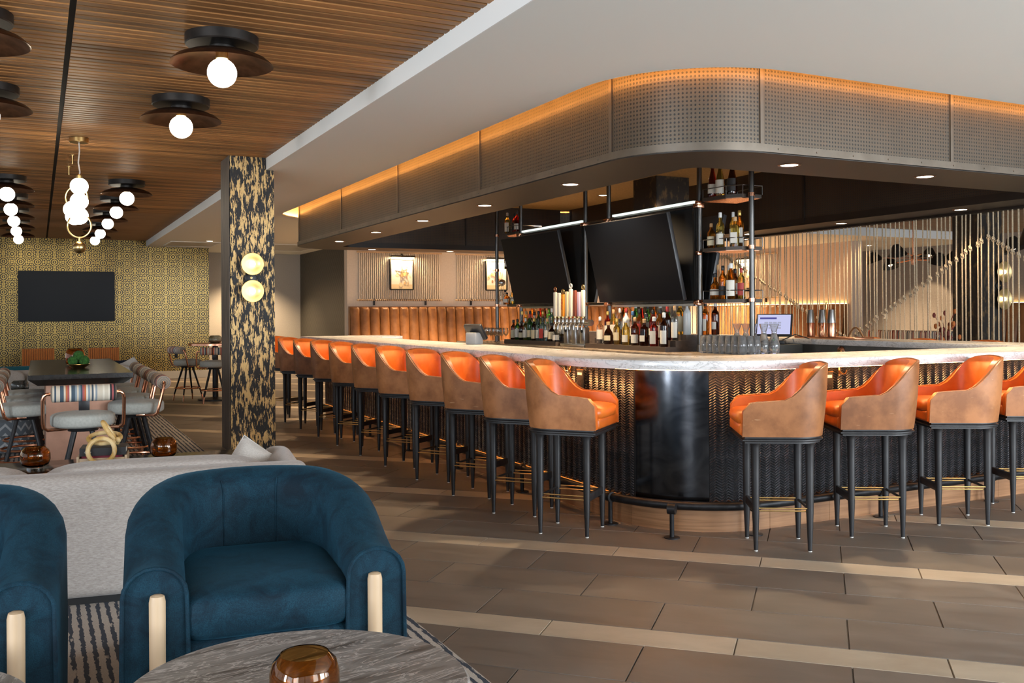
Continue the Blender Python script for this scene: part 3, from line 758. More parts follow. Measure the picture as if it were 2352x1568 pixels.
for y0, y1 in ((7.78, 9.30), (10.0, 11.6)):
    MB().box(XR-.03, y0, 2.458, XR+.0, y1, 2.482).obj('light_bar', LEDR, rack)
    MB().box(XR-.004, y0, 1.47, XR+.03, y1, 2.44).obj('backing_panel', BLK, rack)
    MB().box(XR-.035, y0, 1.415, XR+.03, y1, 1.44).obj('lower_light_rail', STEEL, rack)
    for z in (1.447, 2.41): MB().box(XR-.03, y0, z, XR-.004, y1, z+.022).obj('frame_rail', GUN, rack)
    for y in (y0, y1): MB().box(XR-.03, y-.012, 1.45, XR-.004, y+.012, 2.43).obj('frame_stile', GUN, rack)

def tv(name, lab, loc, w, h, rz, tilt, group, br=.24):
    t = thing('television', lab, 'television', loc, rz, group)
    T = Matrix.Rotation(tilt, 3, 'X')
    MB().rbox((0, 0, 0), (w, .045, h), .006, 2, tilt=T).obj('casing', BEZEL, t)
    c = T @ Vector((0, -.0235, 0)); MB().cbox(c, (w-.016, .002, h-.016), 0, tilt=T).obj('screen', SCREEN, t)
    c = T @ Vector((0, .05, 0)); MB().cbox(c, (w*.5, .06, h*.45), 0, tilt=T).obj('rear_housing', BLK, t)
    MB().box(-.15, .06, -.1, .15, br, .1).obj('wall_bracket', BLACKM, t)
    return t
# local -Y is the screen side; screens on the rack look along -X
tv('a', 'large tilted black television on the rack, nearer and right', (5.735, 8.57, 1.915), 1.60, .905, -pi/2, rad(13), 'televisions on the bar rack')
tv('b', 'tilted black television on the rack, farther and left', (5.735, 10.78, 1.915), 1.56, .905, -pi/2, rad(13), 'televisions on the bar rack')
tv('c', 'television back to back with the nearer one, facing the ropes', (6.25, 8.57, 1.915), 1.60, .905, pi/2, rad(13), 'televisions facing the ropes')
tv('d', 'television back to back with the farther one, facing the ropes', (6.25, 10.78, 1.915), 1.56, .905, pi/2, rad(13), 'televisions facing the ropes')
tv('e', 'flat black television hung on the gilded patterned wall', (.535, 21.29, 1.745), 1.78, 1.02, 0, 0, None, .11)

# corner shelves of the rack
def shelf_poly(sgn, yc):
    near = [(5.945, 7.63), (5.968, 7.30), (6.06, 7.165), (6.30, 7.165), (6.36, 7.60)]
    return near if sgn > 0 else [(x, yc-(y-7.40)) for x, y in near]
def shelf(yc, sgn, z, lab):
    t = thing('bottle_shelf', lab, 'shelf', (0, 0, z))
    P = shelf_poly(sgn, yc); P = P if sgn > 0 else list(reversed(P))
    MB().prism(P, -.034, 0).obj('board', mottled('shelf_bronze', (.045, .036, .028), (.065, .052, .042), 10, .4, .4), t)
    MB().prism([(x+(6.12-x)*.08, y+(yc-y)*.08) for x, y in P], -.04, -.034).obj('copper_underside', COPPER, t)
    b = MB().tube([(x+.008, y, .085) for x, y in P], .0045, 6, True); b.obj('guard_rail', GUN, t)
    for x, y in P: MB().tube([(x+.008, y, 0), (x+.008, y, .085)], .004, 6).obj('guard_post', GUN, t)
    if sgn > 0:
        MB().lathe([(.034, -.026), (.034, .008)], 14, (6.14, 7.125, 0)).obj('pole_clamp', COPPER, t)
        MB().rbox((XR-.03, 7.70, -.04), (.05, .05, .04), .006).obj('pole_clamp', COPPER, t)
    else:
        MB().lathe([(.034, -.026), (.034, .008)], 14, (XR, 12.45, 0)).obj('pole_clamp', COPPER, t)
    return t
for z, w in ((2.49, 'upper'), (1.985, 'middle'), (1.477, 'lower')):
    shelf(7.40, 1, z, f'{w} dark metal bottle shelf between the two nearest poles')
    shelf(12.0, -1, z, f'{w} dark metal bottle shelf beyond the farther television')

# ------------------------------------------------------------------ bottles
SHAPES = {   # body radius, profile (r, z) as fractions of radius / height, cap from-to
    'wine': (.040, [(.92, 0), (1, .02), (1, .62), (.94, .68), (.50, .76), (.36, .82), (.34, .98), (.38, 1.0)]),
    'spirit': (.043, [(.94, 0), (1, .015), (1, .60), (.93, .67), (.60, .74), (.40, .80), (.36, .96), (.40, 1.0)]),
    'tall': (.036, [(.93, 0), (1, .015), (1, .66), (.90, .72), (.45, .80), (.36, .86), (.36, 1.0)]),
    'squat': (.052, [(.90, 0), (1, .04), (1, .42), (.88, .56), (.50, .68), (.34, .74), (.32, .97), (.37, 1.0)]),
    'square': (.045, [(.97, 0), (1, .02), (1, .64), (.92, .70), (.44, .75), (.36, .79), (.35, 1.0)]),
    'sloped': (.047, [(.92, 0), (1, .03), (.98, .30), (.80, .55), (.45, .78), (.33, .86), (.33, 1.0)])}
_bm = {}
def bottle_mesh(shape, hgt, liq):
    key = (shape, hgt, liq)
    if key not in _bm:
        r, pr = SHAPES[shape]; nn = 14; M = None
        b = MB().lathe([(0.0, 0)]+[(r*q, z*hgt) for q, z in pr]+[(0, hgt)], nn)
        if shape == 'square':
            b.v = [(math.copysign(abs(x/r)**.55*r*.86, x) if z < hgt*.7 else x, math.copysign(abs(y/r)**.55*r*.86, y) if z < hgt*.7 else y, z) for x, y, z in b.v]
        _bm[key] = b.mesh('glass_body', LIQ[liq], 60)
    return _bm[key]
_lm = {}
def label_mesh(shape, hgt, mat, z0, z1):
    key = (shape, hgt, mat.name, z0, z1)
    if key not in _lm:
        r = SHAPES[shape][0]*(1.03 if shape != 'square' else .9); b = MB(); a0 = rad(62)
        if shape == 'square':
            b.box(-r*.8, -r*1.02, z0*hgt, r*.8, -r*.95, z1*hgt)
        else:
            G = [[(r*cos(-pi/2-a0+2*a0*i/8), r*sin(-pi/2-a0+2*a0*i/8), z) for z in (z0*hgt, z1*hgt)] for i in range(9)]
            b.grid(G)
        _lm[key] = b.mesh('label', mat)
    return _lm[key]
_cm = {}
def cap_mesh(shape, hgt, mat, tall):
    key = (shape, hgt, mat.name, tall)
    if key not in _cm:
        r = SHAPES[shape][0]*.40; z0 = hgt*(1-tall)
        _cm[key] = MB().lathe([(r*1.02, z0), (r*1.10, z0+.002), (r*1.06, hgt+.004), (r*.8, hgt+.010)], 10).mesh('cap', mat)
    return _cm[key]
LNAME = {'amber': 'amber whiskey', 'dark': 'dark rum', 'clear': 'clear spirit', 'gold': 'golden tequila', 'green': 'green glass', 'red': 'red cordial', 'lime': 'lime cordial', 'blue': 'pale blue gin', 'white': 'frosted white'}
CAPS = {'black': CAPK, 'white': CAPW, 'cork': CORK, 'gold': CAPG, 'red': CAPR, 'blue': CAPB}
LABS = {'white': PAPER, 'cream': PAPER2, 'black': PAPERB, 'red': PAPERR, None: None}
def bottle(shape, h, liq, capn, lab, x, y, z, rz, where, group, tall=.12, lz=(.12, .54)):
    h = round(h*(1.0 if 'shelf' in where else 1.10), 3)
    t = thing('bottle', f'{"tall " if shape == "tall" else "squat " if shape == "squat" else ""}{LNAME[liq]} bottle, {capn} cap, {where}', 'bottle', (x, y, z), rz, group)
    put('glass_body', bottle_mesh(shape, h, liq), t)
    put('cap', cap_mesh(shape, h, CAPS[capn], tall), t)
    q = (round(lz[0]+random.choice((-.03, 0, .05)), 2), round(lz[1]+random.choice((-.14, -.05, 0)), 2))
    if lab: put('label', label_mesh(shape, h, LABS[lab], *q), t)
    return t
# front rows are read off the photograph, nearer (right-hand) end first
FA = [('wine', .31, 'dark', 'white', 'white'), ('square', .27, 'red', 'white', 'white'), ('square', .25, 'dark', 'cork', 'white'), ('spirit', .265, 'dark', 'cork', 'white'), ('spirit', .25, 'gold', 'white', 'white'),
      ('wine', .25, 'gold', 'gold', 'cream'), ('squat', .22, 'dark', 'cork', 'cream'), ('wine', .27, 'clear', 'white', 'white')]
MA = [('tall', .32, 'clear', 'cork', 'white'), ('wine', .31, 'dark', 'red', 'black'), ('spirit', .29, 'amber', 'black', 'white'), ('spirit', .28, 'red', 'black', 'white'), ('squat', .25, 'clear', 'black', None), ('wine', .29, 'amber', 'black', 'red'), ('spirit', .27, 'clear', 'blue', 'white'), ('wine', .30, 'white', 'red', 'white'), ('tall', .30, 'clear', 'white', None), ('spirit', .29, 'gold', 'cork', 'white'), ('wine', .27, 'red', 'gold', 'white')]
RA = [('wine', .31, 'white', 'white', None), ('spirit', .32, 'gold', 'cork', 'cream'), ('sloped', .32, 'clear', 'cork', 'white'), ('wine', .30, 'green', 'red', 'white'), ('spirit', .29, 'clear', 'white', 'white'), ('wine', .31, 'amber', 'gold', 'white'), ('wine', .28, 'green', 'black', 'white'), ('sloped', .29, 'red', 'cork', 'red'), ('wine', .29, 'green', 'white', 'white'), ('tall', .30, 'clear', 'blue', None), ('spirit', .30, 'amber', 'cork', 'white'), ('wine', .30, 'clear', 'red', 'cream')]
for rows, y0, y1, side in ((( FA, MA, RA), 7.95, 9.36, 'right'),):
    for (L, x, z, rn) in ((rows[0], 5.715, IZ+.05, 'front'), (rows[1], 5.845, IZ+.11, 'middle'), (rows[2], 6.0, IZ+.17, 'back')):
        n = len(L)
        for i, s_ in enumerate(L):
            y = y0+(y1-y0)*(i+.1)/n
            bottle(*s_, x, y, z, -pi/2+.5+random.uniform(-.2, .2), f'{ordl[i]} from right, {rn} row under right television', f'bottles on the {side} riser')
FB = [('squat', .19, 'clear', 'cork', 'white'), ('squat', .20, 'dark', 'black', 'cream'), ('spirit', .25, 'clear', 'cork', 'white'), ('square', .26, 'blue', 'black', 'red'), ('tall', .25, 'blue', 'black', 'white'), ('wine', .25, 'dark', 'gold', 'cream'), ('wine', .30, 'green', 'red', 'cream'), ('wine', .25, 'lime', 'white', 'white'), ('wine', .22, 'dark', 'black', 'cream'), ('wine', .24, 'green', 'black', 'white'), ('wine', .23, 'dark', 'black', 'cream')]
MBt = [('squat', .26, 'clear', 'white', 'white'), ('square', .28, 'gold', 'white', 'white'), ('square', .27, 'amber', 'cork', 'cream'), ('tall', .31, 'blue', 'white', 'white'), ('tall', .29, 'clear', 'cork', 'white'), ('wine', .28, 'gold', 'gold', 'white'), ('wine', .28, 'green', 'black', None), ('spirit', .27, 'clear', 'black', 'white'), ('wine', .28, 'dark', 'black', None), ('spirit', .28, 'gold', 'cork', 'white'), ('sloped', .28, 'clear', 'gold', 'white')]
RB = [('sloped', .27, 'clear', 'cork', 'white'), ('spirit', .28, 'amber', 'cork', 'white'), ('wine', .28, 'clear', 'white', None), ('tall', .30, 'clear', 'white', 'white'), ('sloped', .29, 'gold', 'cork', 'white'), ('wine', .29, 'clear', 'cork', 'cream'), ('spirit', .29, 'green', 'black', None), ('wine', .30, 'dark', 'black', None), ('wine', .30, 'red', 'red', 'white'), ('wine', .30, 'clear', 'black', 'white'), ('tall', .30, 'amber', 'cork', None)]
for (L, x, z, rn) in ((FB, 5.715, IZ+.05, 'front'), (MBt, 5.845, IZ+.11, 'middle'), (RB, 6.0, IZ+.17, 'back')):
    n = len(L)
    for i, s_ in enumerate(L):
        y = 10.2+(11.5-10.2)*(i+.1)/n
        bottle(*s_, x, y, z, -pi/2+.5+random.uniform(-.2, .2), f'{ordl[i]} from right, {rn} row under left television', 'bottles on the left riser')
SH = {(1, 2.49): [('sloped', .33, 'red', 'black', 'white', 6.02, 7.56), ('sloped', .33, 'gold', 'black', 'white', 6.02, 7.44), ('sloped', .33, 'dark', 'black', 'black', 6.06, 7.31)],
      (1, 1.985): [('wine', .24, 'amber', 'cork', 'cream', 6.0, 7.56), ('wine', .335, 'gold', 'white', 'white', 6.0, 7.42), ('tall', .34, 'gold', 'white', 'white', 6.12, 7.37), ('wine', .35, 'amber', 'gold', 'white', 6.14, 7.30), ('square', .28, 'gold', 'cork', 'white', 6.05, 7.26)],
      (1, 1.477): [('tall', .34, 'clear', 'cork', None, 6.10, 7.58), ('squat', .25, 'amber', 'black', 'white', 6.03, 7.54), ('tall', .33, 'gold', 'white', 'white', 6.14, 7.46), ('wine', .32, 'amber', 'black', 'black', 6.02, 7.41), ('wine', .29, 'dark', 'black', 'white', 6.13, 7.36), ('sloped', .34, 'amber', 'white', 'white', 6.03, 7.30), ('tall', .29, 'gold', 'red', 'red', 6.09, 7.22)],
      (-1, 2.49): [('wine', .29, 'gold', 'white', 'white', 6.02, 12.18), ('wine', .27, 'red', 'black', 'black', 6.06, 12.02), ('wine', .29, 'red', 'black', 'white', 6.02, 11.88)],
      (-1, 1.985): [('wine', .29, 'dark', 'black', 'white', 6.02, 12.20), ('wine', .27, 'red', 'black', 'black', 6.05, 12.06)],
      (-1, 1.477): [('spirit', .16, 'amber', 'black', 'white', 6.0, 12.17), ('tall', .20, 'clear', 'black', 'white', 6.03, 12.28), ('spirit', .22, 'blue', 'cork', None, 6.08, 12.14), ('wine', .34, 'clear', 'red', 'white', 6.10, 12.0), ('spirit', .25, 'gold', 'gold', 'white', 6.02, 11.98), ('tall', .34, 'amber', 'gold', None, 6.05, 11.84)]}
for (sg, z), L in SH.items():
    wn = {2.49: 'upper', 1.985: 'middle', 1.477: 'lower'}[z]
    for i, q in enumerate(L):
        bottle(*q[:5], q[5], q[6], z, -pi/2+.55, f'{ordl[i]} from left, {wn} shelf {"by the near poles" if sg > 0 else "past the left television"}', f'bottles on the {wn} {"near" if sg > 0 else "far"} shelf')
t = thing('decanter', 'bulb-topped clear decanter with chrome ball stopper on the far lower shelf', 'decanter', (6.0, 12.32, 1.477))
MB().lathe([(0, 0), (.05, 0), (.052, .04), (.03, .17), (.017, .24), (.016, .27)], 16).obj('glass_body', CLEAR, t)
MB().sph((0, 0, .315), .05).obj('stopper', STEEL, t)
for i, (x, y, l, c, cp) in enumerate(((6.14, 7.72+.12, 'amber', 'amber', 'black'), (6.22, 7.78, 'dark', 'dark', 'white'))):
    bottle('wine', .30, l, cp, 'white', x, y, IZ+.17, -pi/2, f'{["on the riser end behind the near pole", "rear one at the riser end by the near pole"][i]}', 'bottles at the riser end')

# beer tap tower
t = thing('beer_tower', 'stainless beer tap tower with eight taps between the bottle risers', 'beer tower', (5.72, 9.76, IZ))
for y in (-.21, -.02, .17): MB().rbox((0, y, .115), (.075, .10, .23), .006).obj('pillar', STEEL, t)
MB().rbox((0, -.02, .02), (.13, .56, .03), .006).obj('drip_base', STEEL, t)
MB().tube([(0, -.36, .285), (0, .36, .285)], .038, 14).obj('manifold', STEEL, t)
for y in (-.21, .17): MB().lathe([(.022, 0), (.022, .004), (0, .005)], 12, (-.039, y, .19), M=Matrix.Rotation(-pi/2, 3, 'Y')).obj('badge', BLK, t)
HC = [('white', PAPER), ('white', PAPER), ('orange', plain('orange_handle', (.72, .27, .02), .5)), ('cream', PAPER2), ('white', PAPER), ('brown', plain('maroon_handle', (.20, .05, .03), .5)), ('lilac', plain('lilac_handle', (.55, .42, .58), .5)), ('white', PAPER)]
fm = bpy.data.curves.new('handle_word', 'FONT'); fm.body = 'B\nO\nC\nK'; fm.size = .040; fm.extrude = .0012; fm.align_x = 'CENTER'; fm.space_line = .88
fm.materials.append(PAPERR)
MB_f = MB()
for i in range(8):
    y = .33-i*.094
    f = MB().tube([(-.03, y, .285), (-.085, y, .285), (-.105, y, .25), (-.108, y, .205)], [.013, .013, .011, .009], 8)
    f.lathe([(.018, 0), (.02, .03), (.012, .05), (.008, .075)], 10, (-.085, y, .29)).obj('tap', STEEL, t)
    nm, m_ = HC[i]; hz = (.30, .29, .27, .30, .33, .31, .29, .31)[i]
    h = MB().rbox((-.088, y, .375+hz/2-.02), (.030, .060, hz), .010).obj('tap_handle', m_, t)
    MB().lathe([(.016, 0), (.016, .02), (.008, .03)], 10, (-.088, y, .345)).obj('ferrule', BRASS, t)
    if i == 2:
        o = put('handle_word_curve', fm); me = bpy.data.meshes.new_from_object(o); bpy.data.objects.remove(o)
        o = put('handle_word', me, h, (-.1045, y, .375+hz-.10)); o.rotation_euler = (pi/2, 0, -pi/2)
    if i in (0, 2, 4, 7):
        MB().tube([(-.088, y+.026*cos(a), .375+hz+.012+.026*sin(a)) for a in [2*pi*q/14 for q in range(14)]], .008, 6, True).obj('handle_finial', [COPPER, BRASS, CAPW, BRASS][(0, 2, 4, 7).index(i)], h)

# glassware
def tumbler_mesh(): return MB().lathe([(0, .0), (.038, 0), (.043, .012), (.045, .08), (.037, .172), (.035, .174), (.033, .172), (.041, .08), (.038, .02), (0, .016)], 14).mesh('tumbler', CRYSTAL, 50)
def carafe_mesh(): return MB().lathe([(0, 0), (.045, 0), (.053, .014), (.054, .08), (.043, .135), (.024, .195), (.023, .21), (.044, .285), (.0425, .286), (.021, .212), (.021, .196), (.040, .135), (.050, .08), (.048, .018), (0, .015)], 16).mesh('carafe', CRYSTAL, 50)
tmz, cmz = tumbler_mesh(), carafe_mesh()
k = 0
spots = []
for r_ in range(3):
    for c_ in range(7): spots.append((5.86+r_*.085+.012*c_, 7.50-c_*.079))
for q_, (x, y) in enumerate(spots):
    if hypot(x-6.14, y-7.125) < .07: continue
    k += 1
    tag(put('tumbler', tmz, None, (x, y, IZ)), f'clear ribbed glass tumbler by the near pole, {ordl[q_ % 7]} from left in {["front", "middle", "back"][q_//7]} row', 'glass', 'tumblers on the island end')
for i, (x, y) in enumerate(((6.20, 7.42), (6.22, 7.31), (6.24, 7.22), (6.235, 7.07), (6.30, 7.0))):
    tag(put('carafe', cmz, None, (x, y, IZ)), f'{ordl[i]} from the left of the clear waisted glass carafes by the near pole', 'carafe', 'carafes on the island end')
wg = MB().lathe([(.032, 0), (.031, .003), (.004, .008), (.0035, .08), (.012, .09), (.036, .125), (.040, .155), (.033, .20), (.0318, .20), (.0385, .155), (.034, .126), (.003, .094)], 14).mesh('wine_glass', CLEAR, 50)
for r_ in range(2):
    for c_ in range(6):
        tag(put('wine_glass', wg, None, (5.66+r_*.10, 11.72+c_*.125, IZ)), f'clear stemmed wine glass past the left riser, {ordl[c_]} from right in {["front", "back"][r_]} row', 'glass', 'wine glasses beyond the left riser')

# point of sale terminals
def pos(name, lab, loc, rz):
    t = thing('sales_terminal', lab, 'terminal', loc, rz)
    T = Matrix.Rotation(rad(-32), 3, 'X')
    MB().rbox((0, .06, .02), (.22, .24, .04), .01).obj('base', BEZEL, t)
    MB().rbox((0, .07, .10), (.08, .06, .14), .015).obj('neck', BEZEL, t)
    MB().rbox((0, 0, .20), (.37, .03, .27), .008, tilt=T).obj('screen_housing', BEZEL, t)
    scr = MB().cbox(T @ Vector((0, -.0165, 0))+Vector((0, 0, .20)), (.335, .002, .235), 0, tilt=T).obj('display', emit('display_white', (.62, .64, .95), .75), t)
    q = MB(); q.cbox(T @ Vector((-.06, -.018, .075))+Vector((0, 0, .20)), (.17, .001, .022), 0, tilt=T); q.obj('display_bar', emit('display_bar', (.10, .10, .42), .6), scr)
    q = MB()
    for a in range(3):
        for c in range(4): q.cbox(T @ Vector((-.08+c*.045, -.018, .02-a*.032))+Vector((0, 0, .20)), (.036, .001, .018), 0, tilt=T)
    q.obj('display_buttons', emit('display_grey', (.45, .47, .62), .7), scr)
    MB().box(-.004, -.075, .035, .004, -.06, .04).obj('power_light', emit('green_led', (.05, 1, .1), 2), t)
    MB().tube([(.05, .12, .03), (.2, .16, .10), (.34, .10, .06), (.42, .05, .0)], .006, 6).obj('cable', BLK, t)
    return t
pos('r', 'sales terminal with a lit lilac screen standing on the rope side of the bar', (6.93, 7.70, IZ+.06), rad(-48))
MB_ = thing('terminal_stand', 'low dark cabinet under the lit sales terminal inside the bar', 'cabinet', (6.93, 7.72, 0))
MB().rbox((0, 0, (IZ+.06)/2), (.40, .46, IZ+.06), .006).obj('carcass', plain('dark_grey_cabinet', (.05, .05, .045), .5), MB_); MB().box(-.205, -.2, .1, -.2, .2, .85).obj('door', BLK, MB_)
t = thing('card_terminal', 'dark slanted card terminal with grey stand on the left counter', 'terminal', (3.62, 8.0, CT), rad(118))
T = Matrix.Rotation(rad(-38), 3, 'X')
MB().rbox((0, .02, .055), (.12, .12, .11), .012).obj('stand', plain('grey_plastic', (.34, .34, .34), .5), t)
MB().rbox((0, 0, .115), (.20, .035, .17), .010, tilt=T).obj('housing', BEZEL, t)
MB().cbox(T @ Vector((0, -.019, 0))+Vector((0, 0, .115)), (.17, .002, .13), tilt=T).obj('display', SCREEN, t)
# tray of shakers on the rope side counter
t = thing('serving_tray', 'long copper bar tray with a leather handle on the rope side counter', 'tray', (7.46, 7.40, CT))
MB().rbox((0, 0, .010), (.26, .86, .020), .006).obj('tray_board', COPPER, t)
for y in (-.39,): MB().tube([(0, y-.02+.20*q/8, .02+.10*sin(pi*q/8)) for q in range(9)], .009, 8).obj('handle', BANQ, t)
def shaker(x, y, lab):
    t = thing('cocktail_shaker', lab, 'shaker', (x, y, CT+.02), 0, 'shakers on the tray')
    MB().lathe([(.044, 0), (.041, .01), (.045, .14), (.046, .145)], 16).obj('lower_cup', COPPER, t); MB().lathe([(.044, .145), (.043, .15), (.030, .28), (.028, .285), (0, .285)], 16).obj('upper_cup', STEEL, t)
shaker(7.42, 7.68, 'copper and steel cocktail shaker at the left end of the tray'); shaker(7.44, 7.53, 'copper and steel cocktail shaker in the middle of the tray'); shaker(7.40, 7.36, 'copper and steel cocktail shaker at the right of the three on the tray')
t = thing('jigger', 'small copper hourglass jigger in front of the shakers on the tray', 'jigger', (7.36, 7.47, CT+.02)); MB().lathe([(.022, 0), (.005, .05), (.024, .115)], 14).obj('cups', COPPER, t); MB().lathe([(.008, .046), (.008, .056)], 10).obj('collar', BRASS, t)
t = thing('bar_spoon', 'thin brass bar spoon with ball end standing among the shakers', 'spoon', (7.38, 7.44, CT+.02)); MB().tube([(0, 0, .0), (.01, -.02, .34)], .004, 6).obj('shaft', BRASS, t); MB().sph((.01, -.02, .35), .012, n=10).obj('ball', BRASS, t)
t = thing('strainer', 'hanging brass tap medallion on the inner fascia below the rope side counter', 'fitting', (7.17, 7.0, .955)); MB().lathe([(.05, 0), (.05, .01), (.03, .02), (0, .02)], 16, M=Matrix.Rotation(-pi/2, 3, 'Y')).obj('disc', COPPER, t); MB().lathe([(.018, .02), (.018, .03), (0, .03)], 12, M=Matrix.Rotation(-pi/2, 3, 'Y')).obj('boss', BRASS, t)

# ------------------------------------------------------------------ leather bar stools (local +Y is the open front)
def smooth(t): t = max(0, min(1, t)); return t*t*(3-2*t)
def upath(w, d, r, n=9):
    """open U from front right, round the back, to front left"""
    P = [(w, d*(1-2*i/8.)*1.0 if i else d) for i in range(0, 7)]; P = [(w, d-(2*d-r)*i/8) for i in range(8)]
    P += [(w-r+r*cos(a), -d+r-r*sin(a)) for a in [pi/2*i/n for i in range(n+1)]]
    P += [(w-r-(2*w-2*r)*i/6, -d) for i in range(1, 6)]
    P += [(-w+r-r*sin(a), -d+r-r*cos(a)) for a in [pi/2*i/n for i in range(n+1)]]
    P += [(-w, -d+r+(2*d-r)*i/8) for i in range(1, 9)]
    return P
def offp(P, o):
    n = len(P); R = []
    for i in range(n):
        a, c = Vector(P[max(i-1, 0)]), Vector(P[min(i+1, n-1)]); t = (c-a).normalized(); R.append((P[i][0]-t.y*o, P[i][1]+t.x*o))
    return R
def stool_h(x, y):
    h = .846+.014*smooth((.24-y)/.3)+.182*smooth((.015-y)/.225)
    if y < -.1: h += .022*(1-min(1, abs(x)/.22)**2)*smooth((-.1-y)/.12)
    return h-.05*smooth((y-.17)/.07)**3
SB = .655
def stool():
    t = thing('bar_stool', 'x', 'bar stool')
    P = upath(.245, .235, .165); n = len(P)
    def surf(off, z0, lean, name, mat, thick, top_drop=0.):
        A, Bq = offp(P, off), offp(P, off+thick); b = MB(); G = []
        K = 7
        for i in range(n):
            h = stool_h(*P[i])-top_drop; row = []
            fr = .018*smooth((P[i][1]-.1)/.13)
            for L, ks in ((A, range(K+1)), (Bq, range(K, -1, -1))):
                for k in ks:
                    z = z0+(h-z0)*k/K; q = (z-SB)/.4
                    nx, ny = P[i][0]*lean*q, (P[i][1]-.1)*lean*1.25*q
                    bul = .022*sin(pi*min(1, max(0, q)))
                    row.append((L[i][0]*(1+bul)+nx, L[i][1]*(1+bul)+ny-fr*q*2.0, z))
            G.append(row)
        b.grid(G, cv=True, caps=True); return b.obj(name, mat, t, sharp=50)
    surf(.0, SB, .075, 'outer_shell', LEATH, -.014)
    surf(-.0145, SB+.004, .075, 'inner_lining', LEATI, -.040, .004)
    # piping along the rim
    pts = []
    for i in range(n):
        h = stool_h(*P[i]); q = (h-SB)/.4; A = offp(P, -.012)[i]; fr = .018*smooth((P[i][1]-.1)/.13)
        pts.append((A[0]+P[i][0]*.075*q, A[1]+(P[i][1]-.1)*.094*q-fr*q*2, h-.001))
    MB().tube(pts, .0045, 6).obj('piping', LEATH, t)
    MB().rbox((0, .03, SB+.035), (.40, .43, .07), .02, 3).obj('seat_base', LEATI, t)
    MB().sell((0, .035, SB+.095), (.200, .225, .048), .55, .38, 24).obj('seat_cushion', LEATI, t, sharp=80)
    F = offp(P, .002); poly = [(x, y) for x, y in F]
    bm = bmesh.new(); vs = [bm.verts.new((x, y, .618)) for x, y in poly]; f = bm.faces.new(vs)
    r = bmesh.ops.extrude_face_region(bm, geom=[f]); bmesh.ops.translate(bm, verts=[v for v in r['geom'] if isinstance(v, bmesh.types.BMVert)], vec=(0, 0, .037))
    bmesh.ops.recalc_face_normals(bm, faces=bm.faces)
    bmesh.ops.bevel(bm, geom=[e for e in bm.edges if abs(e.verts[0].co.z-e.verts[1].co.z) < 1e-6], offset=.015, segments=3, affect='EDGES')
    bmesh.ops.triangulate(bm, faces=[q for q in bm.faces if len(q.verts) > 4])
    me = bpy.data.meshes.new('seat_frame'); bm.to_mesh(me); bm.free(); me.materials.append(BLACKW)
    me.polygons.foreach_set('use_smooth', [True]*len(me.polygons)); me.set_sharp_from_angle(angle=rad(40)); put('seat_frame', me, t)
    LX, LY = .155, .150
    lg = MB().lathe([(.0115, .006), (.0205, .22), (.0225, .45), (.0235, .585), (.030, .612), (.036, .622)], 14).mesh('leg', BLACKW)
    gl = MB().lathe([(.011, 0), (.011, .007)], 10).mesh('foot_glide', plain('nylon_glide', (.55, .54, .5), .5))
    for sx in (-1, 1):
        for sy in (-1, 1):
            l = put('leg', lg, t, (sx*LX, sy*LY, 0)); put('foot_glide', gl, l)
    MB().rbox((0, LY, .235), (2*LX, .022, .048), .006).obj('footrest_board', BLACKW, t)
    for sx in (-1, 1):
        for dz in (-.009, .009):
            MB().tube([(sx*LX-dz*.9, -LY, .235+dz), (sx*LX-dz*.9, LY, .235+dz)], .0042, 8).obj('brass_rod', BRASS, t)
    MB().tube([(-LX, -LY, .235), (LX, -LY, .235)], .008, 8).obj('rear_stretcher', BLACKW, t)
    return t
st0 = stool()
AL = [5.153, 5.818, 6.512, 7.261, 8.052, 8.775, 9.564, 10.302, 11.084, 11.88, 12.62]
spots = [(2.776+.192, y-.03, rad(-52-90)+random.uniform(-.05, .05), f'tan leather bar stool, {ordl[i]} from the corner along the left counter', 'leather stools along the left counter') for i, y in enumerate(AL)]
spots += [(x, y, rad(150-90)+random.uniform(-.03, .03), f'tan leather bar stool, {ordl[i]} from the corner along the right counter', 'leather stools along the right counter') for i, (x, y) in enumerate(((3.837, 4.244), (4.556, 4.232), (5.29, 4.215), (6.035, 4.24)))]
spots += [(8.04, 6.2+.74*i, pi/2, f'tan leather bar stool, {ordl[i]} from the right on the rope side of the bar', 'leather stools behind the ropes') for i in range(4)]
for i, (x, y, a, lab, g) in enumerate(spots):
    if i == 0: st0.location = (x, y, 0); st0.rotation_euler[2] = a; st0['label'] = lab; st0['group'] = g
    else: dup(st0, (x, y, 0), a, lab, g)

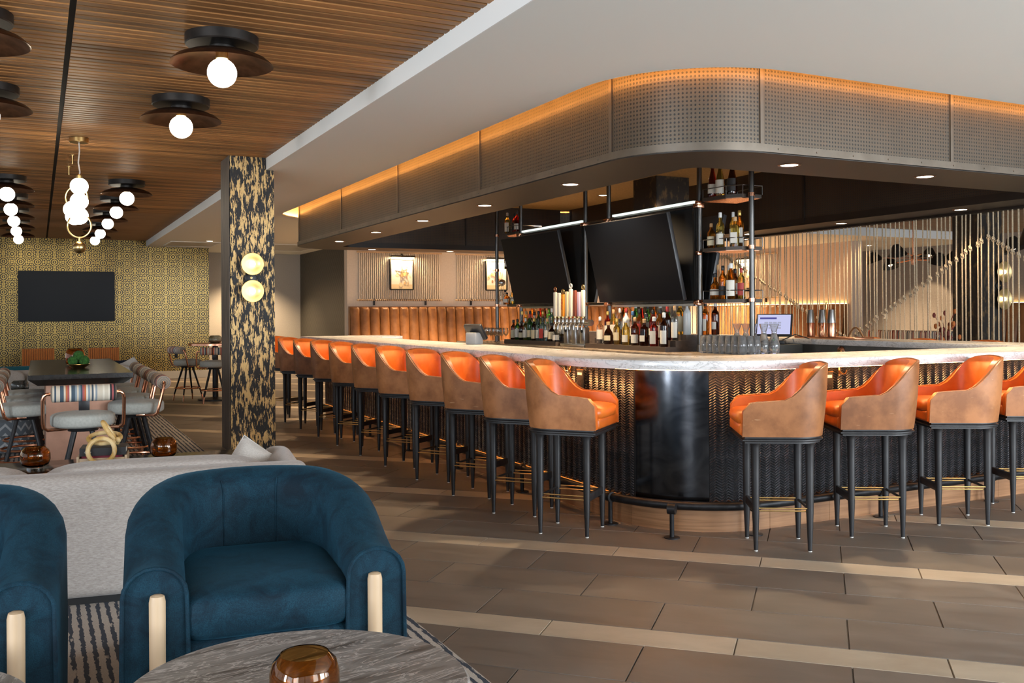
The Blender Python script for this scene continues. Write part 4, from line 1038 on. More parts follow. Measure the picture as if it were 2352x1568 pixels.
# ------------------------------------------------------------------ lounge: rug, armchairs, tables, sofas
tag(MB().rbox((-.6, 8.2, .006), (4.14, 12.5, .012), .004, 1).obj('rug', RUG), 'long beige wool rug with broken blue-grey stripes under the lounge', 'rug')
RUGZ = .012
def armchair():
    t = thing('armchair', 'x', 'armchair', (0, 0, 0))
    W_, D_, R_ = .338, .36, .337
    P = [(x, -y) for x, y in upath(W_, D_, R_, 12)]; n = len(P)      # open side to -Y
    def hh(y): return .592+.172*smooth((y+.34)/.64)
    b = MB(); G = []
    OA, IB = offp(P, .095), offp(P, -.085)
    for i in range(n):
        h = hh(P[i][1]); z0 = .06; row = []
        ro = .085
        o, q = Vector(OA[i]), Vector(IB[i]); c = (o+q)/2; u = (o-c)
        prof = [(-.97, z0), (-1.0, z0+.05)]+[(-1.03, z0+(h-ro-z0)*.5), (-1.0, h-ro)]+[(-cos(a), h-ro+ro*sin(a)) for a in [pi/2*k/5 for k in range(1, 6)]]+[(cos(a), h-ro+ro*sin(a)) for a in [pi/2*k/5 for k in range(4, -1, -1)]]+[(1.05, z0+(h-ro-z0)*.55), (1.0, z0+.06), (.93, z0)]
        for k, z in prof:
            lean = .05*smooth((P[i][1])/.3)*(z-.3)
            p = c+u*k; row.append((p.x, p.y+lean, z))
        G.append(row)
    b.grid(G, cv=True, caps=True); b.obj('shell', VELVET, t, sharp=60)
    # welts outlining the two front panels and the back seams
    for row in (G[0], G[-1]):
        MB().tube([(x, y-.004, z) for x, y, z in row[1:-1]], .0065, 6).obj('welt', VELVET, t)
    for i in (n//2-6, n//2+6):
        MB().tube([Vector(p)+Vector((0, -.001, 0)) for p in G[i][11:16]], .0035, 5).obj('seam', VELVET, t)
    MB().rbox((0, -.015, .21), (.58, .68, .30), .03, 3).obj('base', VELVET, t)
    MB().sell((0, -.045, .425), (.282, .335, .085), .42, .28, 32).obj('seat_cushion', VELVET, t, sharp=80)
    lg = MB().lathe([(.018, .0), (.0225, .02), (.0235, .495), (.020, .512), (.012, .516), (0, .517)], 16).mesh('leg', PALE)
    for sx in (-1, 1):
        put('leg', lg, t, (sx*.326, -D_-.012, 0)); put('leg', lg, t, (sx*.26, .40, -.30))
    return t
a0 = armchair(); a0['label'] = 'teal velvet barrel armchair, whole, with two pale front legs'; a0['group'] = 'teal armchairs in front'
a0.location = (.672, 3.315, RUGZ); a0.rotation_euler[2] = rad(-5.7)
for c in list(a0.children):
    if c.name.startswith('leg') and c.location[1] > 0: c.location[2] = 0; c.scale[2] = .16
a1 = dup(a0, (-.345, 3.40, RUGZ), rad(-6), 'teal velvet barrel armchair cut off by the left edge, beside the whole one')

def round_table(lab, loc, rz):
    t = thing('side_table', lab, 'table', loc, rz)
    MB().lathe([(0, .415), (.405, .415), (.418, .422), (.420, .44), (.412, .45), (0, .45)], 64).obj('marble_top', MARBG, t)
    MB().lathe([(.22, 0), (.22, .012), (.035, .02), (.035, .40), (.10, .415)], 24).obj('pedestal', BLACKM, t)
    return t
round_table('round grey banded marble side table in front of the whole armchair', (.562, 2.30, 0), .2)
round_table('round grey banded marble side table at the lower left corner', (-.425, 2.50, 0), 1.4)
def vase(lab, loc, r, h, mat, foot=True, cat='vase', group=None):
    t = thing('glass_vase', lab, cat, loc, 0, group)
    z0 = .022 if foot else 0
    p = [(0, z0), (r*.62, z0), (r*.90, z0+h*.12), (r, z0+h*.36), (r*.99, z0+h*.66), (r*.90, z0+h*.86), (r*.74, z0+h*.97), (r*.70, z0+h), (r*.68, z0+h*.985), (r*.86, z0+h*.84), (r*.955, z0+h*.65), (r*.96, z0+h*.36), (r*.86, z0+h*.14), (r*.55, z0+.008), (0, z0+.008)]
    MB().lathe(p, 32).obj('bowl', mat, t, sharp=70)
    if foot: MB().lathe([(0, 0), (r*.56, 0), (r*.56, .018), (r*.50, .022), (0, .022)], 28).obj('foot', CLEAR, t)
    return t
vase('large amber glass vase on the marble table in front', (.545, 2.17, .45), .080, .125, AMBER, False)
CTZ = .40
t = thing('coffee_table', 'long low dark oak coffee table behind the oatmeal sofa', 'coffee table', (.52, 6.62, RUGZ), rad(-3))
MB().rbox((0, 0, CTZ-RUGZ-.025), (1.72, .62, .05), .006).obj('top', DARKOAK, t)
for sx in (-1, 1): MB().rbox((sx*.70, 0, (CTZ-.062)/2), (.06, .52, CTZ-.062), .006).obj('leg_panel', DARKOAK, t)
vase('amber glass vase left of the books on the coffee table', (-.02, 6.57, CTZ), .086, .120, AMBER, group=None)
vase('dark amber glass vase right of the books on the coffee table', (.735, 6.60, CTZ), .082, .125, AMBER, group=None)
t = thing('book_box', 'pale wooden box holding books beside the knot on the coffee table', 'box', (.37, 6.60, CTZ), rad(-8))
for sx in (-1, 1): MB().rbox((sx*.14, 0, .035), (.015, .22, .07), .003).obj('end_board', PALE, t)
MB().rbox((0, -.10, .03), (.265, .012, .055), .003).obj('side_board', PALE, t); MB().rbox((0, 0, .005), (.265, .19, .01), .002).obj('base_board', PALE, t)
def book(lab, loc, rz, d, cov):
    t = thing('book', lab, 'book', loc, rz, 'books on the coffee table')
    w, l, h = d
    MB().box(-w/2, -l/2, 0, w/2, l/2, .004).obj('cover', cov, t); MB().box(-w/2, -l/2, h-.004, w/2, l/2, h).obj('cover', cov, t); MB().box(-w/2, -l/2-.001, 0, w/2, -l/2+.004, h).obj('spine', cov, t)
    MB().box(-w/2+.006, -l/2+.005, .004, w/2-.006, l/2-.006, h-.004).obj('pages', PAPER, t); return t
book('red-spined book lying in the pale box under the black book', (.37, 6.605, CTZ+.011), rad(-8), (.24, .17, .058), plain('crimson_cover', (.22, .012, .03), .5))
bk = book('thick black book with a small crest topping the box on the coffee table', (.375, 6.60, CTZ+.072), rad(-8), (.27, .21, .048), plain('black_cover', (.02, .02, .022), .6))
for q in range(3): MB().lathe([(.010-.002*q, 0), (.010-.002*q, .0012), (0, .0012)], 6, (-.085+(q-1)*.012, -.1068, .024+(.010 if q == 1 else 0)), M=Matrix.Rotation(pi/2, 3, 'X')).obj('crest', plain('silver_print', (.4, .4, .38), .5), bk)
t = thing('wooden_knot', 'pale bamboo-coloured knot of three linked rings on the black book', 'ornament', (.37, 6.56, CTZ+.12), rad(-10))
def ringpts(R, tilt_axis, tilt, c, n=22, ry=1.0):
    M = Matrix.Rotation(tilt, 3, tilt_axis); return [tuple(M @ Vector((R*cos(2*pi*i/n), R*ry*sin(2*pi*i/n), 0))+Vector(c)) for i in range(n)]
MB().tube(ringpts(.095, 'X', rad(20), (.0, .04, .05), ry=.8), .0145, 10, True).obj('link', BAMBOO, t)
MB().tube(ringpts(.078, 'X', rad(74), (-.005, -.085, -.015)), .0145, 10, True).obj('link', BAMBOO, t)
MB().tube(ringpts(.080, 'Y', rad(58), (.035, .02, .085), ry=.5), .0145, 10, True).obj('link', BAMBOO, t)
MB().sph((.085, -.01, .04), .02, n=10).obj('bead', BAMBOO, t)

def sofa(lab, loc, rz, wd, dp, hb, mat, ncush, arms=True, group=None):
    t = thing('sofa', lab, 'sofa', loc, rz, group)           # local -Y is the back
    MB().rbox((0, -dp/2+.09, .03+(hb-.03)/2), (wd, .18, hb-.03), .055, 4).obj('backrest', mat, t)
    MB().rbox((0, .05, .17), (wd-.08, dp-.18, .26), .03, 3).obj('seat_base', mat, t)
    for i in range(ncush):
        cw = (wd-.36)/ncush; x = -wd/2+.18+cw*(i+.5)
        MB().rbox((x, .09, .37), (cw-.012, dp-.28, .16), .05, 4).obj('seat_cushion', mat, t)
        T = Matrix.Rotation(rad(8), 3, 'X')
        MB().sell((x, -dp/2+.245, hb-.136), (cw/2-.012, .085, .165), .5, .32, 28, M=T).obj('back_cushion', mat, t, sharp=80)
    if arms:
        for sx in (-1, 1): MB().rbox((sx*(wd/2-.09), .02, .03+(hb-.06)/2), (.18, dp-.04, hb-.05), .075, 5).obj('armrest', mat, t)
    MB().box(-wd/2+.05, -dp/2+.04, 0, wd/2-.05, dp/2-.05, .04).obj('plinth', BLK, t)
    return t
sofa('large oatmeal linen sofa seen from behind, in back of the teal armchairs', (.02, 5.30, RUGZ), rad(-8), 2.52, .95, .605, OATL, 2)
def pillow(lab, loc, rz, w, h, mat, pitch=75, roll=0, group=None):
    t = thing('scatter_pillow', lab, 'pillow', loc, rz, group)
    M = Matrix.Rotation(rad(roll), 3, 'Y') @ Matrix.Rotation(rad(pitch), 3, 'X')
    b = MB(); n = 14
    for sgn in (-1, 1):
        G = []
        for i in range(n+1):
            row = []
            for j in range(n+1):
                u, v = -1+2*i/n, -1+2*j/n; e = (1-abs(u)**3.2)*(1-abs(v)**3.2)
                pinch = 1-.07*(1-abs(u)**2)*abs(v)-.07*(1-abs(v)**2)*abs(u)
                row.append(tuple(M @ Vector((u*w/2*pinch, v*h/2*pinch, sgn*.075*e**.55))))
            G.append(row)
        b.grid(G)
    b.obj('cover', mat, t, sharp=60)
    MB().tube([tuple(M @ Vector((x*w/2*.985, y*h/2*.985, 0))) for x, y in ((-1,-1),(0,-.93),(1,-1),(.93,0),(1,1),(0,.93),(-1,1),(-.93,0))], .004, 5, True).obj('piping', mat, t)
    return t
pillow('white scatter pillow poking up at the right end of the oatmeal sofa', (1.04, 5.26, .475), rad(-25), .33, .33, OATP, 68, 32)
pillow('grey chevron pillow on the far side of the oatmeal sofa at the left edge', (-.62, 6.05, .56), rad(20), .46, .46, CHEV, 70, 10)

# tall communal table
t = thing('communal_table', 'tall dark oak communal table on a copper slab pedestal', 'table', (.295, 9.25, RUGZ))
z1 = .91-RUGZ
b = MB(); q = [(-.365, -1.35, z1), (.365, -1.35, z1), (.365, 1.35, z1), (-.365, 1.35, z1), (-.365, -1.35, z1-.035), (.365, -1.35, z1-.035), (.365, 1.35, z1-.035), (-.365, 1.35, z1-.035), (-.30, -1.27, z1-.085), (.30, -1.27, z1-.085), (.30, 1.27, z1-.085), (-.30, 1.27, z1-.085)]
b.add(q, [(0,1,2,3), (0,4,5,1), (1,5,6,2), (2,6,7,3), (3,7,4,0), (4,8,9,5), (5,9,10,6), (6,10,11,7), (7,11,8,4), (8,11,10,9)]); b.obj('top', DARKOAK, t)
MB().rbox((0, 0, (z1-.085)/2), (.49, 1.8, z1-.085), .004, 1).obj('pedestal', mottled('brushed_copper_panel', (.36, .19, .125), (.48, .265, .18), 5, .42, .55), t)
MB().box(-.25, -.902, 0, .25, -.899, .09).obj('kick_plate', BRONZEO, t)
v_ = vase('amber glass vase behind the moss on the communal table', (.294, 9.3, .91), .083, .15, AMBER, False)
t = thing('moss_dish', 'shallow brass dish piled with green moss balls on the communal table', 'moss dish', (.305, 8.8, .91))
MB().lathe([(0, 0), (.045, 0), (.075, .022), (.092, .034), (.089, .036), (.072, .026), (.042, .007), (0, .007)], 24).obj('dish', BRASS, t)
def mossball(x, y, z, r):
    b = MB(); b.sph((x, y, z), r, n=24)
    b.v = [(x+(p[0]-x)*k_, y+(p[1]-y)*k_, z+(p[2]-z)*k_) for p in b.v for k_ in (1+random.uniform(-.05, .06),)]
    b.obj('moss_ball', MOSS, t)
for q in ((-.045, -.01, .062, .040), (.042, -.02, .062, .042), (0, .04, .06, .038), (0, 0, .105, .042)): mossball(*q)

# swivel stools with bolster backs (local -Y is the back)
def roll_stool(sh=.635):
    t = thing('swivel_stool', 'x', 'stool')
    MB().sell((0, 0, sh-.035), (.215, .215, .055), .45, 1.0, 36).obj('seat', SEATV, t, sharp=80)
    MB().lathe([(.10, sh-.115), (.11, sh-.09), (.11, sh-.085)], 20).obj('swivel_plate', BLACKM, t)
    MB().rbox((0, -.02, sh-.092), (.30, .07, .012), .003).obj('copper_bracket', COPPER, t)
    MB().tube([(-.20, -.19, sh+.165), (.20, -.19, sh+.165)], [.058, .058], 16).obj('bolster', STRIPE, t)
    for sx in (-1, 1):
        o = MB().sph((sx*.20, -.19, sh+.165), (.012, .057, .057), n=14).obj('bolster_end', ROLLEND, t)
        MB().tube([(sx*.20, -.19, sh+.165), (sx*.235, -.19, sh+.165), (sx*.252, -.187, sh+.152), (sx*.26, -.18, sh+.12), (sx*.26, -.145, sh-.03), (sx*.255, -.135, sh-.07), (sx*.23, -.115, sh-.09), (sx*.11, -.04, sh-.093)], .0125, 10).obj('arm_tube', COPPER, t)
    MB().rbox((0, -.195, sh+.085), (.07, .014, .08), .003).obj('back_stay', BLACKM, t)
    for i in range(4):
        a = pi/4+pi/2*i; d = Vector((cos(a), sin(a), 0))
        MB().tube([d*.075+Vector((0, 0, sh-.10)), d*.215+Vector((0, 0, .10))], [.017, .012], 10).obj('leg', BLACKM, t)
        MB().tube([d*.215+Vector((0, 0, .10)), d*.232+Vector((0, 0, .0))], [.012, .0095], 10).obj('leg_tip', COPPER, t)
    MB().tube([(.195*cos(2*pi*k/32), .195*sin(2*pi*k/32), .20) for k in range(32)], .010, 8, True).obj('foot_ring', COPPER, t)
    return t
r0 = roll_stool(); r0.location = (.285, 7.46, RUGZ); r0['label'] = 'grey swivel stool with striped bolster at the near end of the communal table'; r0['group'] = 'swivel stools around the communal table'
for i, y in enumerate((8.27, 8.95, 9.65, 10.35)): dup(r0, (.71, y, RUGZ), rad(90), f'grey swivel stool, {ordl[i]} from the near end on the right of the communal table', 'swivel stools around the communal table')
for i, y in enumerate((8.5, 9.2, 9.9)): dup(r0, (-.10, y, RUGZ), rad(-90), f'grey swivel stool, {ordl[i]} from the near end on the left of the communal table', 'swivel stools around the communal table')
for (x, y, a, w) in ((2.12, 15.75, rad(-70), 'leftmost of three'), (2.42, 15.10, rad(-8), 'nearest of three'), (2.95, 16.05, rad(170), 'farthest of three')):
    dup(r0, (x, y, 0), a, f'grey swivel stool, {w} around the copper-edged round table', 'swivel stools around the round table')
t = thing('high_round_table', 'copper-edged round high table on a black pedestal left of the gilded column', 'table', (2.52, 15.62, 0))
MB().lathe([(0, .87), (.40, .87), (.40, .865), (0, .865)], 40).obj('underside', BLACKM, t); MB().lathe([(0, .905), (.40, .905), (.41, .90), (.41, .872), (.40, .868), (0, .868)], 40).obj('top', COPPER, t)
MB().lathe([(.27, 0), (.27, .02), (.045, .05), (.045, .87)], 24).obj('pedestal', BLACKM, t)
vase('smoky glass vase on the copper-edged round table', (2.50, 15.5, .905), .10, .12, SMOKE, False)
# far seating group
sofa('far oatmeal sofa facing the camera beneath the gilded wall', (-.15, 14.15, RUGZ), pi, 3.0, .95, .60, OATL, 2)
pillow('dark navy pillow on the right end of the far sofa', (1.0, 14.42, .58), rad(170), .46, .30, NAVY, 78)
pillow('white pillow leaning on the right arm of the far sofa', (1.15, 13.95, .56), rad(130), .40, .40, OATP, 62, 20)
pillow('second white pillow beside the right arm of the far sofa', (1.05, 13.75, .53), rad(150), .36, .36, OATP, 60, -15)
pillow('striped cream pillow at the left end of the far sofa', (-.95, 14.0, .55), rad(190), .42, .42, OATP, 66)
t = thing('pouf', 'round two-tier pouf in grey chevron cloth left of the communal table', 'pouf', (-.30, 10.75, RUGZ))
MB().lathe([(.30, 0), (.34, .02), (.34, .15), (.32, .165)], 32).obj('lower_tier', CHEV, t); MB().lathe([(.32, .165), (.345, .18), (.345, .31), (.32, .335), (0, .34)], 32).obj('upper_tier', CHEV, t)
t = thing('low_table', 'small low dark table carrying the smoky vase before the far sofa', 'table', (-.16, 12.95, RUGZ)); MB().lathe([(0, .43), (.30, .43), (.30, .405), (0, .40)], 32).obj('top', DARKOAK, t); MB().lathe([(.16, 0), (.03, .02), (.03, .41)], 16).obj('pedestal', BLACKM, t)
vase('smoky grey glass vase on the small low table', (-.20, 12.9, .43+RUGZ), .10, .13, SMOKE, False)
def ribbed_chair(lab, loc, rz):
    t = thing('ribbed_chair', lab, 'chair', loc, rz, 'orange ribbed chairs by the gilded wall')
    MB().rbox((0, 0, .43), (.50, .50, .10), .03, 3).obj('seat', TANR, t)
    for i in range(14): MB().rbox((-.221+i*.034, .22, .62), (.032, .07, .40), .014, 2).obj('rib', TANR, t)
    for sx in (-1, 1):
        for sy in (-1, 1): MB().tube([(sx*.21, sy*.21, 0), (sx*.20, sy*.20, .39)], [.014, .02], 8).obj('leg', BLACKM, t)
    return t
ribbed_chair('orange ribbed chair, left of the pair by the gilded wall', (.0, 17.1, 0), rad(0)); ribbed_chair('orange ribbed chair, right of the pair by the gilded wall', (.96, 16.95, 0), rad(-4))
t = thing('teal_bench', 'low teal upholstered bench back behind the far sofa at left', 'bench', (-.52, 15.5, 0))
MB().rbox((0, -.12, .33), (1.25, .20, .60), .07, 4).obj('backrest', TEALC, t); MB().rbox((0, .15, .22), (1.2, .55, .40), .05, 3).obj('seat', TEALC, t); MB().box(-.55, -.1, 0, .55, .35, .04).obj('plinth', BLK, t)

# ------------------------------------------------------------------ ceiling lamps, pendant, sconces
def dish_lamp():
    t = thing('ceiling_lamp', 'x', 'ceiling lamp', (0, 0, 0), 0, 'dish lamps on the timber ceiling')
    MB().lathe([(.20, 0), (.20, -.05), (.195, -.056), (.07, -.058), (.07, -.085)], 36).obj('ceiling_drum', BRONZEO, t)
    MB().lathe([(.06, -.078), (.11, -.084), (.19, -.102), (.248, -.126), (.278, -.152), (.282, -.160), (.278, -.158), (.245, -.132), (.185, -.108), (.08, -.090), (0, -.088)], 40).obj('dish', BRONZE, t)
    MB().lathe([(.035, -.09), (.035, -.125), (.03, -.13)], 16).obj('lamp_holder', BRASS, t)
    MB().sph((0, 0, -.205), .081, n=28).obj('globe', GLOBE, t)
    return t
d0 = dish_lamp(); first = True
for x, ys_, w in ((.935, (5.51, 7.22, 11.91, 13.58, 15.31, 17.23, 18.86), 'right'), (-.305, (5.60, 7.36, 12.02, 13.72, 15.41, 17.21, 19.04), 'left')):
    for i, y in enumerate(ys_):
        lab = f'bronze dish lamp with white globe, {ordl[i]} from the camera in the {w} row'
        if first: d0.location = (x, y, HW); d0['label'] = lab; first = False
        else: dup(d0, (x, y, HW), 0, lab)
t = thing('pendant_chandelier', 'brass pendant of stacked white globes and hoops hung above the communal table', 'chandelier', (.33, 9.18, 0))
MB().lathe([(.075, HW-.045), (.08, HW-.04), (.08, HW-.005), (.02, HW)], 28).obj('ceiling_rose', BRASS, t)
MB().tube([(0, 0, HW-.04), (.004, 0, 2.80), (-.006, 0, 2.70), (.006, .0, 2.62), (0, 0, 2.57)], .006, 8).obj('cord', ROPEL, t)
def gl(c, r=.075): MB().sph(c, r, n=28).obj('globe', GLOBE, t)
def cap(c): MB().lathe([(.024, -.02), (.028, -.015), (.028, .02), (.02, .03)], 18, c).obj('globe_cap', BRASS, t)
cap((0, 0, 2.565)); gl((0, 0, 2.492)); cap((0, .01, 2.425)); gl((0, .01, 2.36)); gl((-.052, .10, 2.295)); cap((0, .01, 2.30)); gl((0, .01, 2.232)); gl((-.035, .16, 2.24))
def hoop(c, R, a):
    M = Matrix.Rotation(a, 3, 'Z'); MB().tube([tuple(M @ Vector((R*cos(2*pi*k/40), 0, R*sin(2*pi*k/40)))+Vector(c)) for k in range(40)], .0075, 8, True).obj('hoop', BRASS, t)
hoop((-.02, .05, 2.40), .098, rad(-26)); hoop((.0, .01, 2.145), .105, rad(-26))
MB().tube([(0, .01, 2.045), (0, .01, 1.99)], .009, 8).obj('rod', BRASS, t); MB().sph((0, .01, 1.955), .055, n=24).obj('ball', BRASS, t)
for i, (x, y) in enumerate(((.31, 10.2), (.30, 11.0))):
    q = thing('ceiling_hook', f'{["nearer", "farther"][i]} tiny brass cable hook on the timber ceiling beyond the pendant', 'hook', (x, y, HW)); MB().lathe([(.03, -.006), (.03, 0)], 12).obj('plate', BRASS, q); MB().tube([(0, 0, 0), (0, 0, -.09)], .009, 6).obj('stem', BRASS, q)
def sconce(lab, loc, n_dir, sep=.134, r=.111, pw=5):
    t = thing('wall_sconce', lab, 'sconce', loc)
    M = Matrix.Rotation(pi/2, 3, 'X')           # lathe axis +z -> -y (out of the wall)
    if n_dir == 'x': M = Matrix.Rotation(-pi/2, 3, 'Y')
    out = M @ Vector((0, 0, 1))
    MB().lathe([(.062, 0), (.062, .02), (.05, .026), (0, .026)], 24, M=M).obj('back_plate', BLACKM, t)
    MB().lathe([(.012, .026), (.012, .034), (0, .036)], 14, M=M).obj('centre_stud', BRASS, t)
    for s_ in (1, -1):
        c = Vector((0, 0, s_*sep))
        d = MB().lathe([(.02, .05), (.06, .056), (.095, .075), (r, .10), (r-.003, .103), (.09, .082), (.055, .064), (0, .058)], 32, c, M=M).obj('dish', plain('satin_gold', (.80, .60, .28), .35, .85), t)
        MB().tube([c*.0, c+out*.05], .008, 6).obj('arm', BLACKM, t)
        MB().sph(c+out*.088, .032, n=20).obj('bulb', BULB, t)
    return t
sconce('brass double-dish wall sconce on the gilded charred column', (1.893, 9.6, 1.718), 'y')
sconce('brass double-dish wall sconce on the column behind the ropes', (12.10, 8.89, 1.70), 'y', .19, .15)

# ------------------------------------------------------------------ banquettes
def banquette(name, lab, loc, rz, L, pitch, h=1.5, glow=False):
    """local: runs along +x, faces -y, wall at y = 0"""
    t = thing('banquette', lab, 'banquette', loc, rz)
    n = int(L/pitch); b = MB(); w = pitch/2-.004; G = []
    for i in range(11):
        x = -w+2*w*i/10; dpt = .055*(1-abs(-1+2*i/10)**2.6)
        G.append([(x, -.06-.0*dpt, h), (x, -.10-dpt*.6, h-.012), (x, -.12-dpt, h-.05), (x, -.17-dpt, h-.55), (x, -.23-dpt, .50)])
    b.grid(G); me = b.mesh('channel', BANQ)
    for i in range(n): put('channel', me, t, (pitch*(i+.5), 0, 0))
    MB().box(0, -.10, .40, n*pitch, -.002, h-.012).obj('back_board', BANQ, t)
    MB().box(0, -.12, h-.012, n*pitch, -.002, h+.008).obj('top_rail', BANQ, t)
    MB().rbox((n*pitch/2, -.40, .40), (n*pitch, .55, .14), .04, 3).obj('seat', BANQ, t); MB().box(0, -.60, 0, n*pitch, -.1, .33).obj('base', BRONZEO, t)
    if glow: MB().box(.02, -.05, h+.009, n*pitch-.02, -.02, h+.018).obj('glow_strip', LEDB, t)
    return t
banquette('a', 'cognac channel-tufted leather banquette along the cream far wall', (5.72, 19.0, 0), 0, 8.6, .2135)
banquette('b', 'cognac leather banquette glowing along its top in the alcove behind the ropes', (15.0, 18.95, 0), -pi/2, 4.5, .25, glow=True)
banquette('c', 'cognac leather banquette glowing along its top beyond the far right column', (17.9, 14.1, 0), -pi/2, 5.0, .25, glow=True)
# rope hangings with framed prints
WRAP = plain('dark_whipping', (.10, .06, .035), .8)
def rope_art(lab, x, y, z0, z1, w, rz, loc_lab, art):
    t = thing('rope_hanging', lab, 'wall hanging', (x, y, z0), rz)
    h = z1-z0; b = MB(); c = MB(); n = int(w/.043)
    for i in range(n):
        q = -w/2+.04+i*(w-.08)/(n-1); b.tube([(q, -.04, .03), (q, -.04, h)], .0125, 5)
        c.lathe([(.0215, -.007), (.0215, .007)], 8, (q, -.045, .02), M=Matrix.Rotation(pi/2, 3, 'Y'))
    tag(b.obj('ropes', ROPEL, t), kind='stuff'); tag(c.obj('rod_bindings', WRAP, t), kind='stuff')
    MB().tube([(-w/2-.02, -.045, .02), (w/2+.02, -.045, .02)], .018, 10).obj('lower_rod', PALE, t)
    MB().tube([(-w/2-.02, -.045, h), (w/2+.02, -.045, h)], .018, 10).obj('upper_rod', PALE, t)
    for s_ in (-1, 1): MB().box(s_*w*.31-.012, -.06, -.09, s_*w*.31+.012, 0, .05).obj('bracket', BLACKM, t)
    M = Matrix.Rotation(rz, 3, 'Z')
    def at(p): return tuple(Vector((x, y, z0))+M @ Vector(p))
    f = thing('framed_print', f'black framed tan abstract print {loc_lab}', 'picture', at((.02, -.075, .54*h+.01)), rz)
    fw, fh = .50, .64
    for s_ in (-1, 1): MB().box(s_*fw/2-.013, -.028, -fh/2, s_*fw/2+.013, .01, fh/2).obj('frame_rail', BLK, f); MB().box(-fw/2, -.028, s_*fh/2-.013, fw/2, .01, s_*fh/2+.013).obj('frame_rail', BLK, f)
    p = MB().box(-fw/2, -.012, -fh/2, fw/2, .005, fh/2).obj('paper', plain('print_paper', (.70, .66, .58), .6), f)
    cols = [plain('wash_tan', (.62, .40, .18), .7), plain('wash_sand', (.68, .54, .33), .7), plain('wash_brown', (.30, .15, .07), .7)]
    rr = random.Random(art)
    MB().box(-fw/2+.013, -.0135, -fh/2+.013, fw/2-.013, -.012, -fh/2+.11).obj('wash', cols[1], p)
    for k in range(16):
        cx, cz, r = rr.gauss(.0, .09), rr.gauss(-.02, .13), rr.uniform(.012, .05); cx = max(-.19, min(.19, cx)); cz = max(-.22, min(.25, cz)); m = Matrix.Rotation(pi/2, 3, 'X'); sx = rr.uniform(.5, 1.3)
        b = MB().lathe([(r, .0), (r*.99, .001), (0, .001)], 14, (cx, -.0122-k*.0003, cz), M=m); b.v = [(cx+(a-cx)*sx, bb, c_) for a, bb, c_ in b.v]; b.obj('wash', cols[k % 3] if r < .035 else cols[k % 2], p)
    for k in range(4): MB().tube([(rr.uniform(-.16, .16), -.0150, rr.uniform(-.2, .2)) for _ in range(4)], .0035, 4).obj('ink_line', cols[2], p)
    l = thing('picture_light', f'slim dark bronze picture light {loc_lab}', 'picture light', at((.03, -.14, h*.92)), rz)
    MB().tube([(-.27, 0, 0), (.27, 0, 0)], .020, 10).obj('lamp_tube', BRONZEO, l); MB().tube([(0, .14, .04), (0, .06, .05), (0, 0, .015)], .010, 6).obj('arm', BRONZEO, l)
    MB().box(-.25, -.006, -.0225, .25, .006, -.019).obj('lamp_slot', emit('picture_lamp', (1, .74, .42), 9), l)
    a = lamp('AREA', 'picture_light_glow', at((.03, -.14, h*.92-.03)), 26, (1, .70, .38), .5, at((.03, -.02, h*.4)), .03); 
    return t
rope_art('wide cotton rope hanging on the far wall left of the televisions', 6.84, 19.0, 1.62, 2.64, 1.85, 0, 'over the far banquette, left of the pair', 1)
rope_art('second cotton rope hanging on the far wall partly hidden by the rack', 9.05, 19.0, 1.62, 2.64, 1.85, 0, 'over the far banquette, behind the farthest pole', 2)
rope_art('cotton rope hanging on the warm alcove wall behind the near poles', 15.0, 17.55, 1.66, 2.68, 2.1, -pi/2, 'on the alcove wall behind the near poles', 3)

# ------------------------------------------------------------------ hanging rope screen
scr = thing('rope_screen', 'screen of knotted natural ropes hung from the far side of the bar canopy', 'rope screen', (0, 0, 0))
MB().box(8.30, 5.3, TB-.03, 8.41, 13.2, TB-.0062).obj('head_rail', SOFF, scr)
MB().box(8.28, 5.3, .0, 8.42, 13.2, .10).obj('floor_rail', SOFF, scr)
def tri(y):
    if y < 6.25: return 2.08-.60*(6.25-y)
    if y < 8.05: return 1.02+(2.08-1.02)*(8.05-y)/1.8
    return min(2.1, 1.02+.50*(y-8.05))
y = 5.62; i = 0
while y < 11.4:
    zk = tri(y); r = .0074+random.uniform(-.0006, .0006); x = 8.355+random.uniform(-.02, .02); dx = random.uniform(-.008, .008)
    b = MB().tube([(x, y, .09), (x+dx, y, zk-.04), (x+dx, y, zk+.04), (x, y, TB-.02)], r, 6)
    rp_ = ringpts(.0165, 'X', rad(62), (x+dx, y, zk+.011), 10); b.tube(rp_, r*.85, 5, True)
    rp_ = ringpts(.0165, 'Y', rad(62), (x+dx, y, zk-.011), 10); b.tube(rp_, r*.85, 5, True)
    b.obj('knotted_rope', ROPE, scr); y += .058+random.uniform(-.007, .007); i += 1

# lanterns with bronze shades beyond the ropes
def lantern(lab, loc, rz):
    t = thing('shade_chandelier', lab, 'chandelier', loc, rz, 'bronze chandeliers beyond the ropes')
    MB().tube([(0, 0, .0), (0, 0, .75)], .016, 8).obj('stem', COPPER, t); MB().lathe([(.03, -.1), (.035, -.04), (.03, .04), (.016, .06)], 12).obj('hub', COPPER, t)
    for k in range(6):
        a = pi/3*k; d = Vector((cos(a), sin(a), 0)); z = (.10, -.05, .02)[k % 3]
        MB().tube([(0, 0, z*.4), d*.42+Vector((0, 0, z)), d*.60+Vector((0, 0, z))], .010, 6).obj('arm', COPPER, t)
        T = Matrix.Rotation(a, 3, 'Z') @ Matrix.Rotation(rad(20), 3, 'Y')
        MB().lathe([(.05, .10), (.15, -.07), (.145, -.07), (.045, .095), (0, .098)], 20, d*.62+Vector((0, 0, z)), M=T).obj('shade', BRONZEO, t)
        MB().sph(d*.62+Vector((0, 0, z-.02)), .035, n=12).obj('bulb', emit('shade_bulb', (1, .78, .5), 6), t)
    return t
lantern('bronze shaded chandelier hanging in front of the taupe alcove wall', (13.0, 11.1, 2.22), .3)
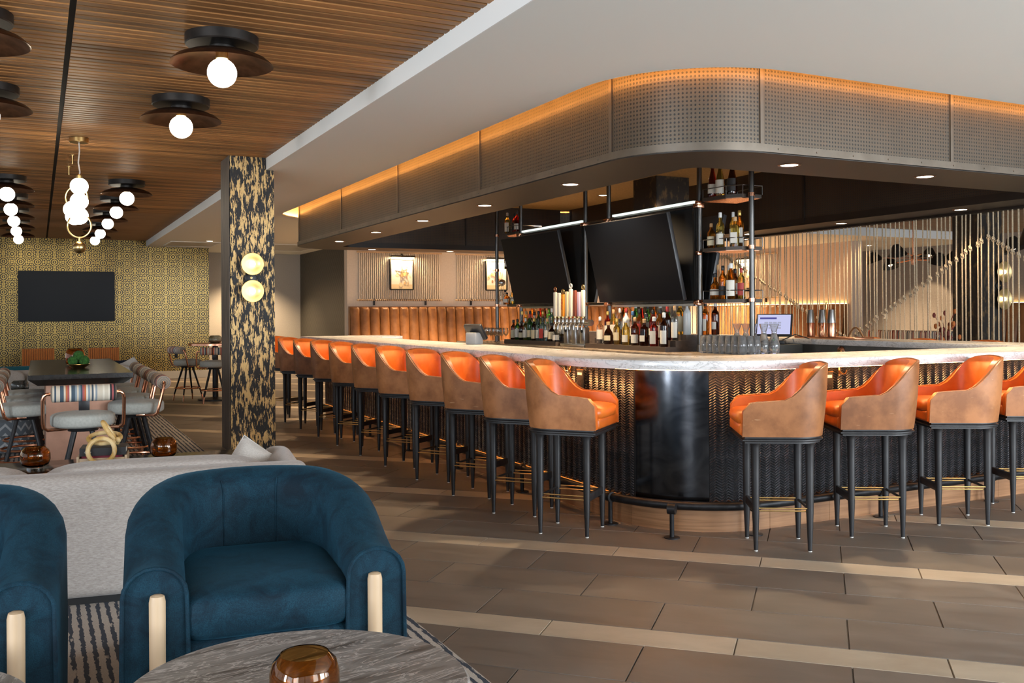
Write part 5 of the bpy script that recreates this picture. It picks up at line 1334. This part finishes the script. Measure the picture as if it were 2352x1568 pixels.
lantern('bronze shaded chandelier cut off by the right edge beyond the column', (10.9, 7.05, 2.20), .9)
t = thing('dried_flowers', 'rust orange dried flower bunch standing before the far right column', 'flowers', (10.6, 8.55, 0))
MB().lathe([(.10, 0), (.14, .2), (.13, .55), (.09, .78), (.10, .8)], 20).obj('urn', BRONZEO, t)
FL = [plain('rust_petal', (.48, .14, .03), .8), plain('dark_petal', (.16, .03, .02), .8)]
for k in range(26):
    a, r_ = random.uniform(0, 2*pi), random.uniform(.02, .17); z = random.uniform(.95, 1.35)
    MB().tube([(0, 0, .75), (r_*cos(a)*.5, r_*sin(a)*.5, z*.6+.4), (r_*cos(a), r_*sin(a), z)], .003, 4).obj('stalk', FL[1], t)
    MB().sph((r_*cos(a), r_*sin(a), z), (.022, .022, .035), n=8).obj('bloom', FL[k % 2], t)
bn = thing('striped_booth_bench', 'low striped bench back seen through the ropes before the taupe alcove', 'bench', (14.2, 11.9, 0), -pi/2)
MB().rbox((0, 0, .62), (2.6, .22, .75), .05, 3).obj('backrest', STRIPE, bn); MB().rbox((0, -.3, .3), (2.6, .6, .35), .04, 3).obj('seat', STRIPE, bn); MB().box(-1.25, -.5, 0, 1.25, .05, .13).obj('plinth', BLK, bn)
sw = thing('wall_switch', 'small white switch plate on the taupe alcove wall', 'switch', (17.9, 16.1, 1.22), -pi/2)
MB().rbox((0, -.006, 0), (.12, .012, .12), .003).obj('plate', PAPER, sw); MB().box(-.02, -.016, -.03, .02, -.012, .03).obj('rocker', WHITE, sw)
for i, (x, y) in enumerate(((7.0, 16.9), (9.4, 16.9), (11.8, 16.9), (13.6, 17.6), (10.0, 14.9+.9))):  # added fill behind the canopy, unseen, to brighten far wall and banquette
    downlight(x, y, HS, f'{ordl[i]} added fill light in the plaster ceiling before the cream far wall', 'added fill lights before the far wall', pw=1300)
lamp('SPOT', 'alcove_accent', (16.0, 13.9, 2.75), 260, WARM, spot=rad(40), blend=.3, aim=(17.9, 15.0, 1.0), radius=.03)
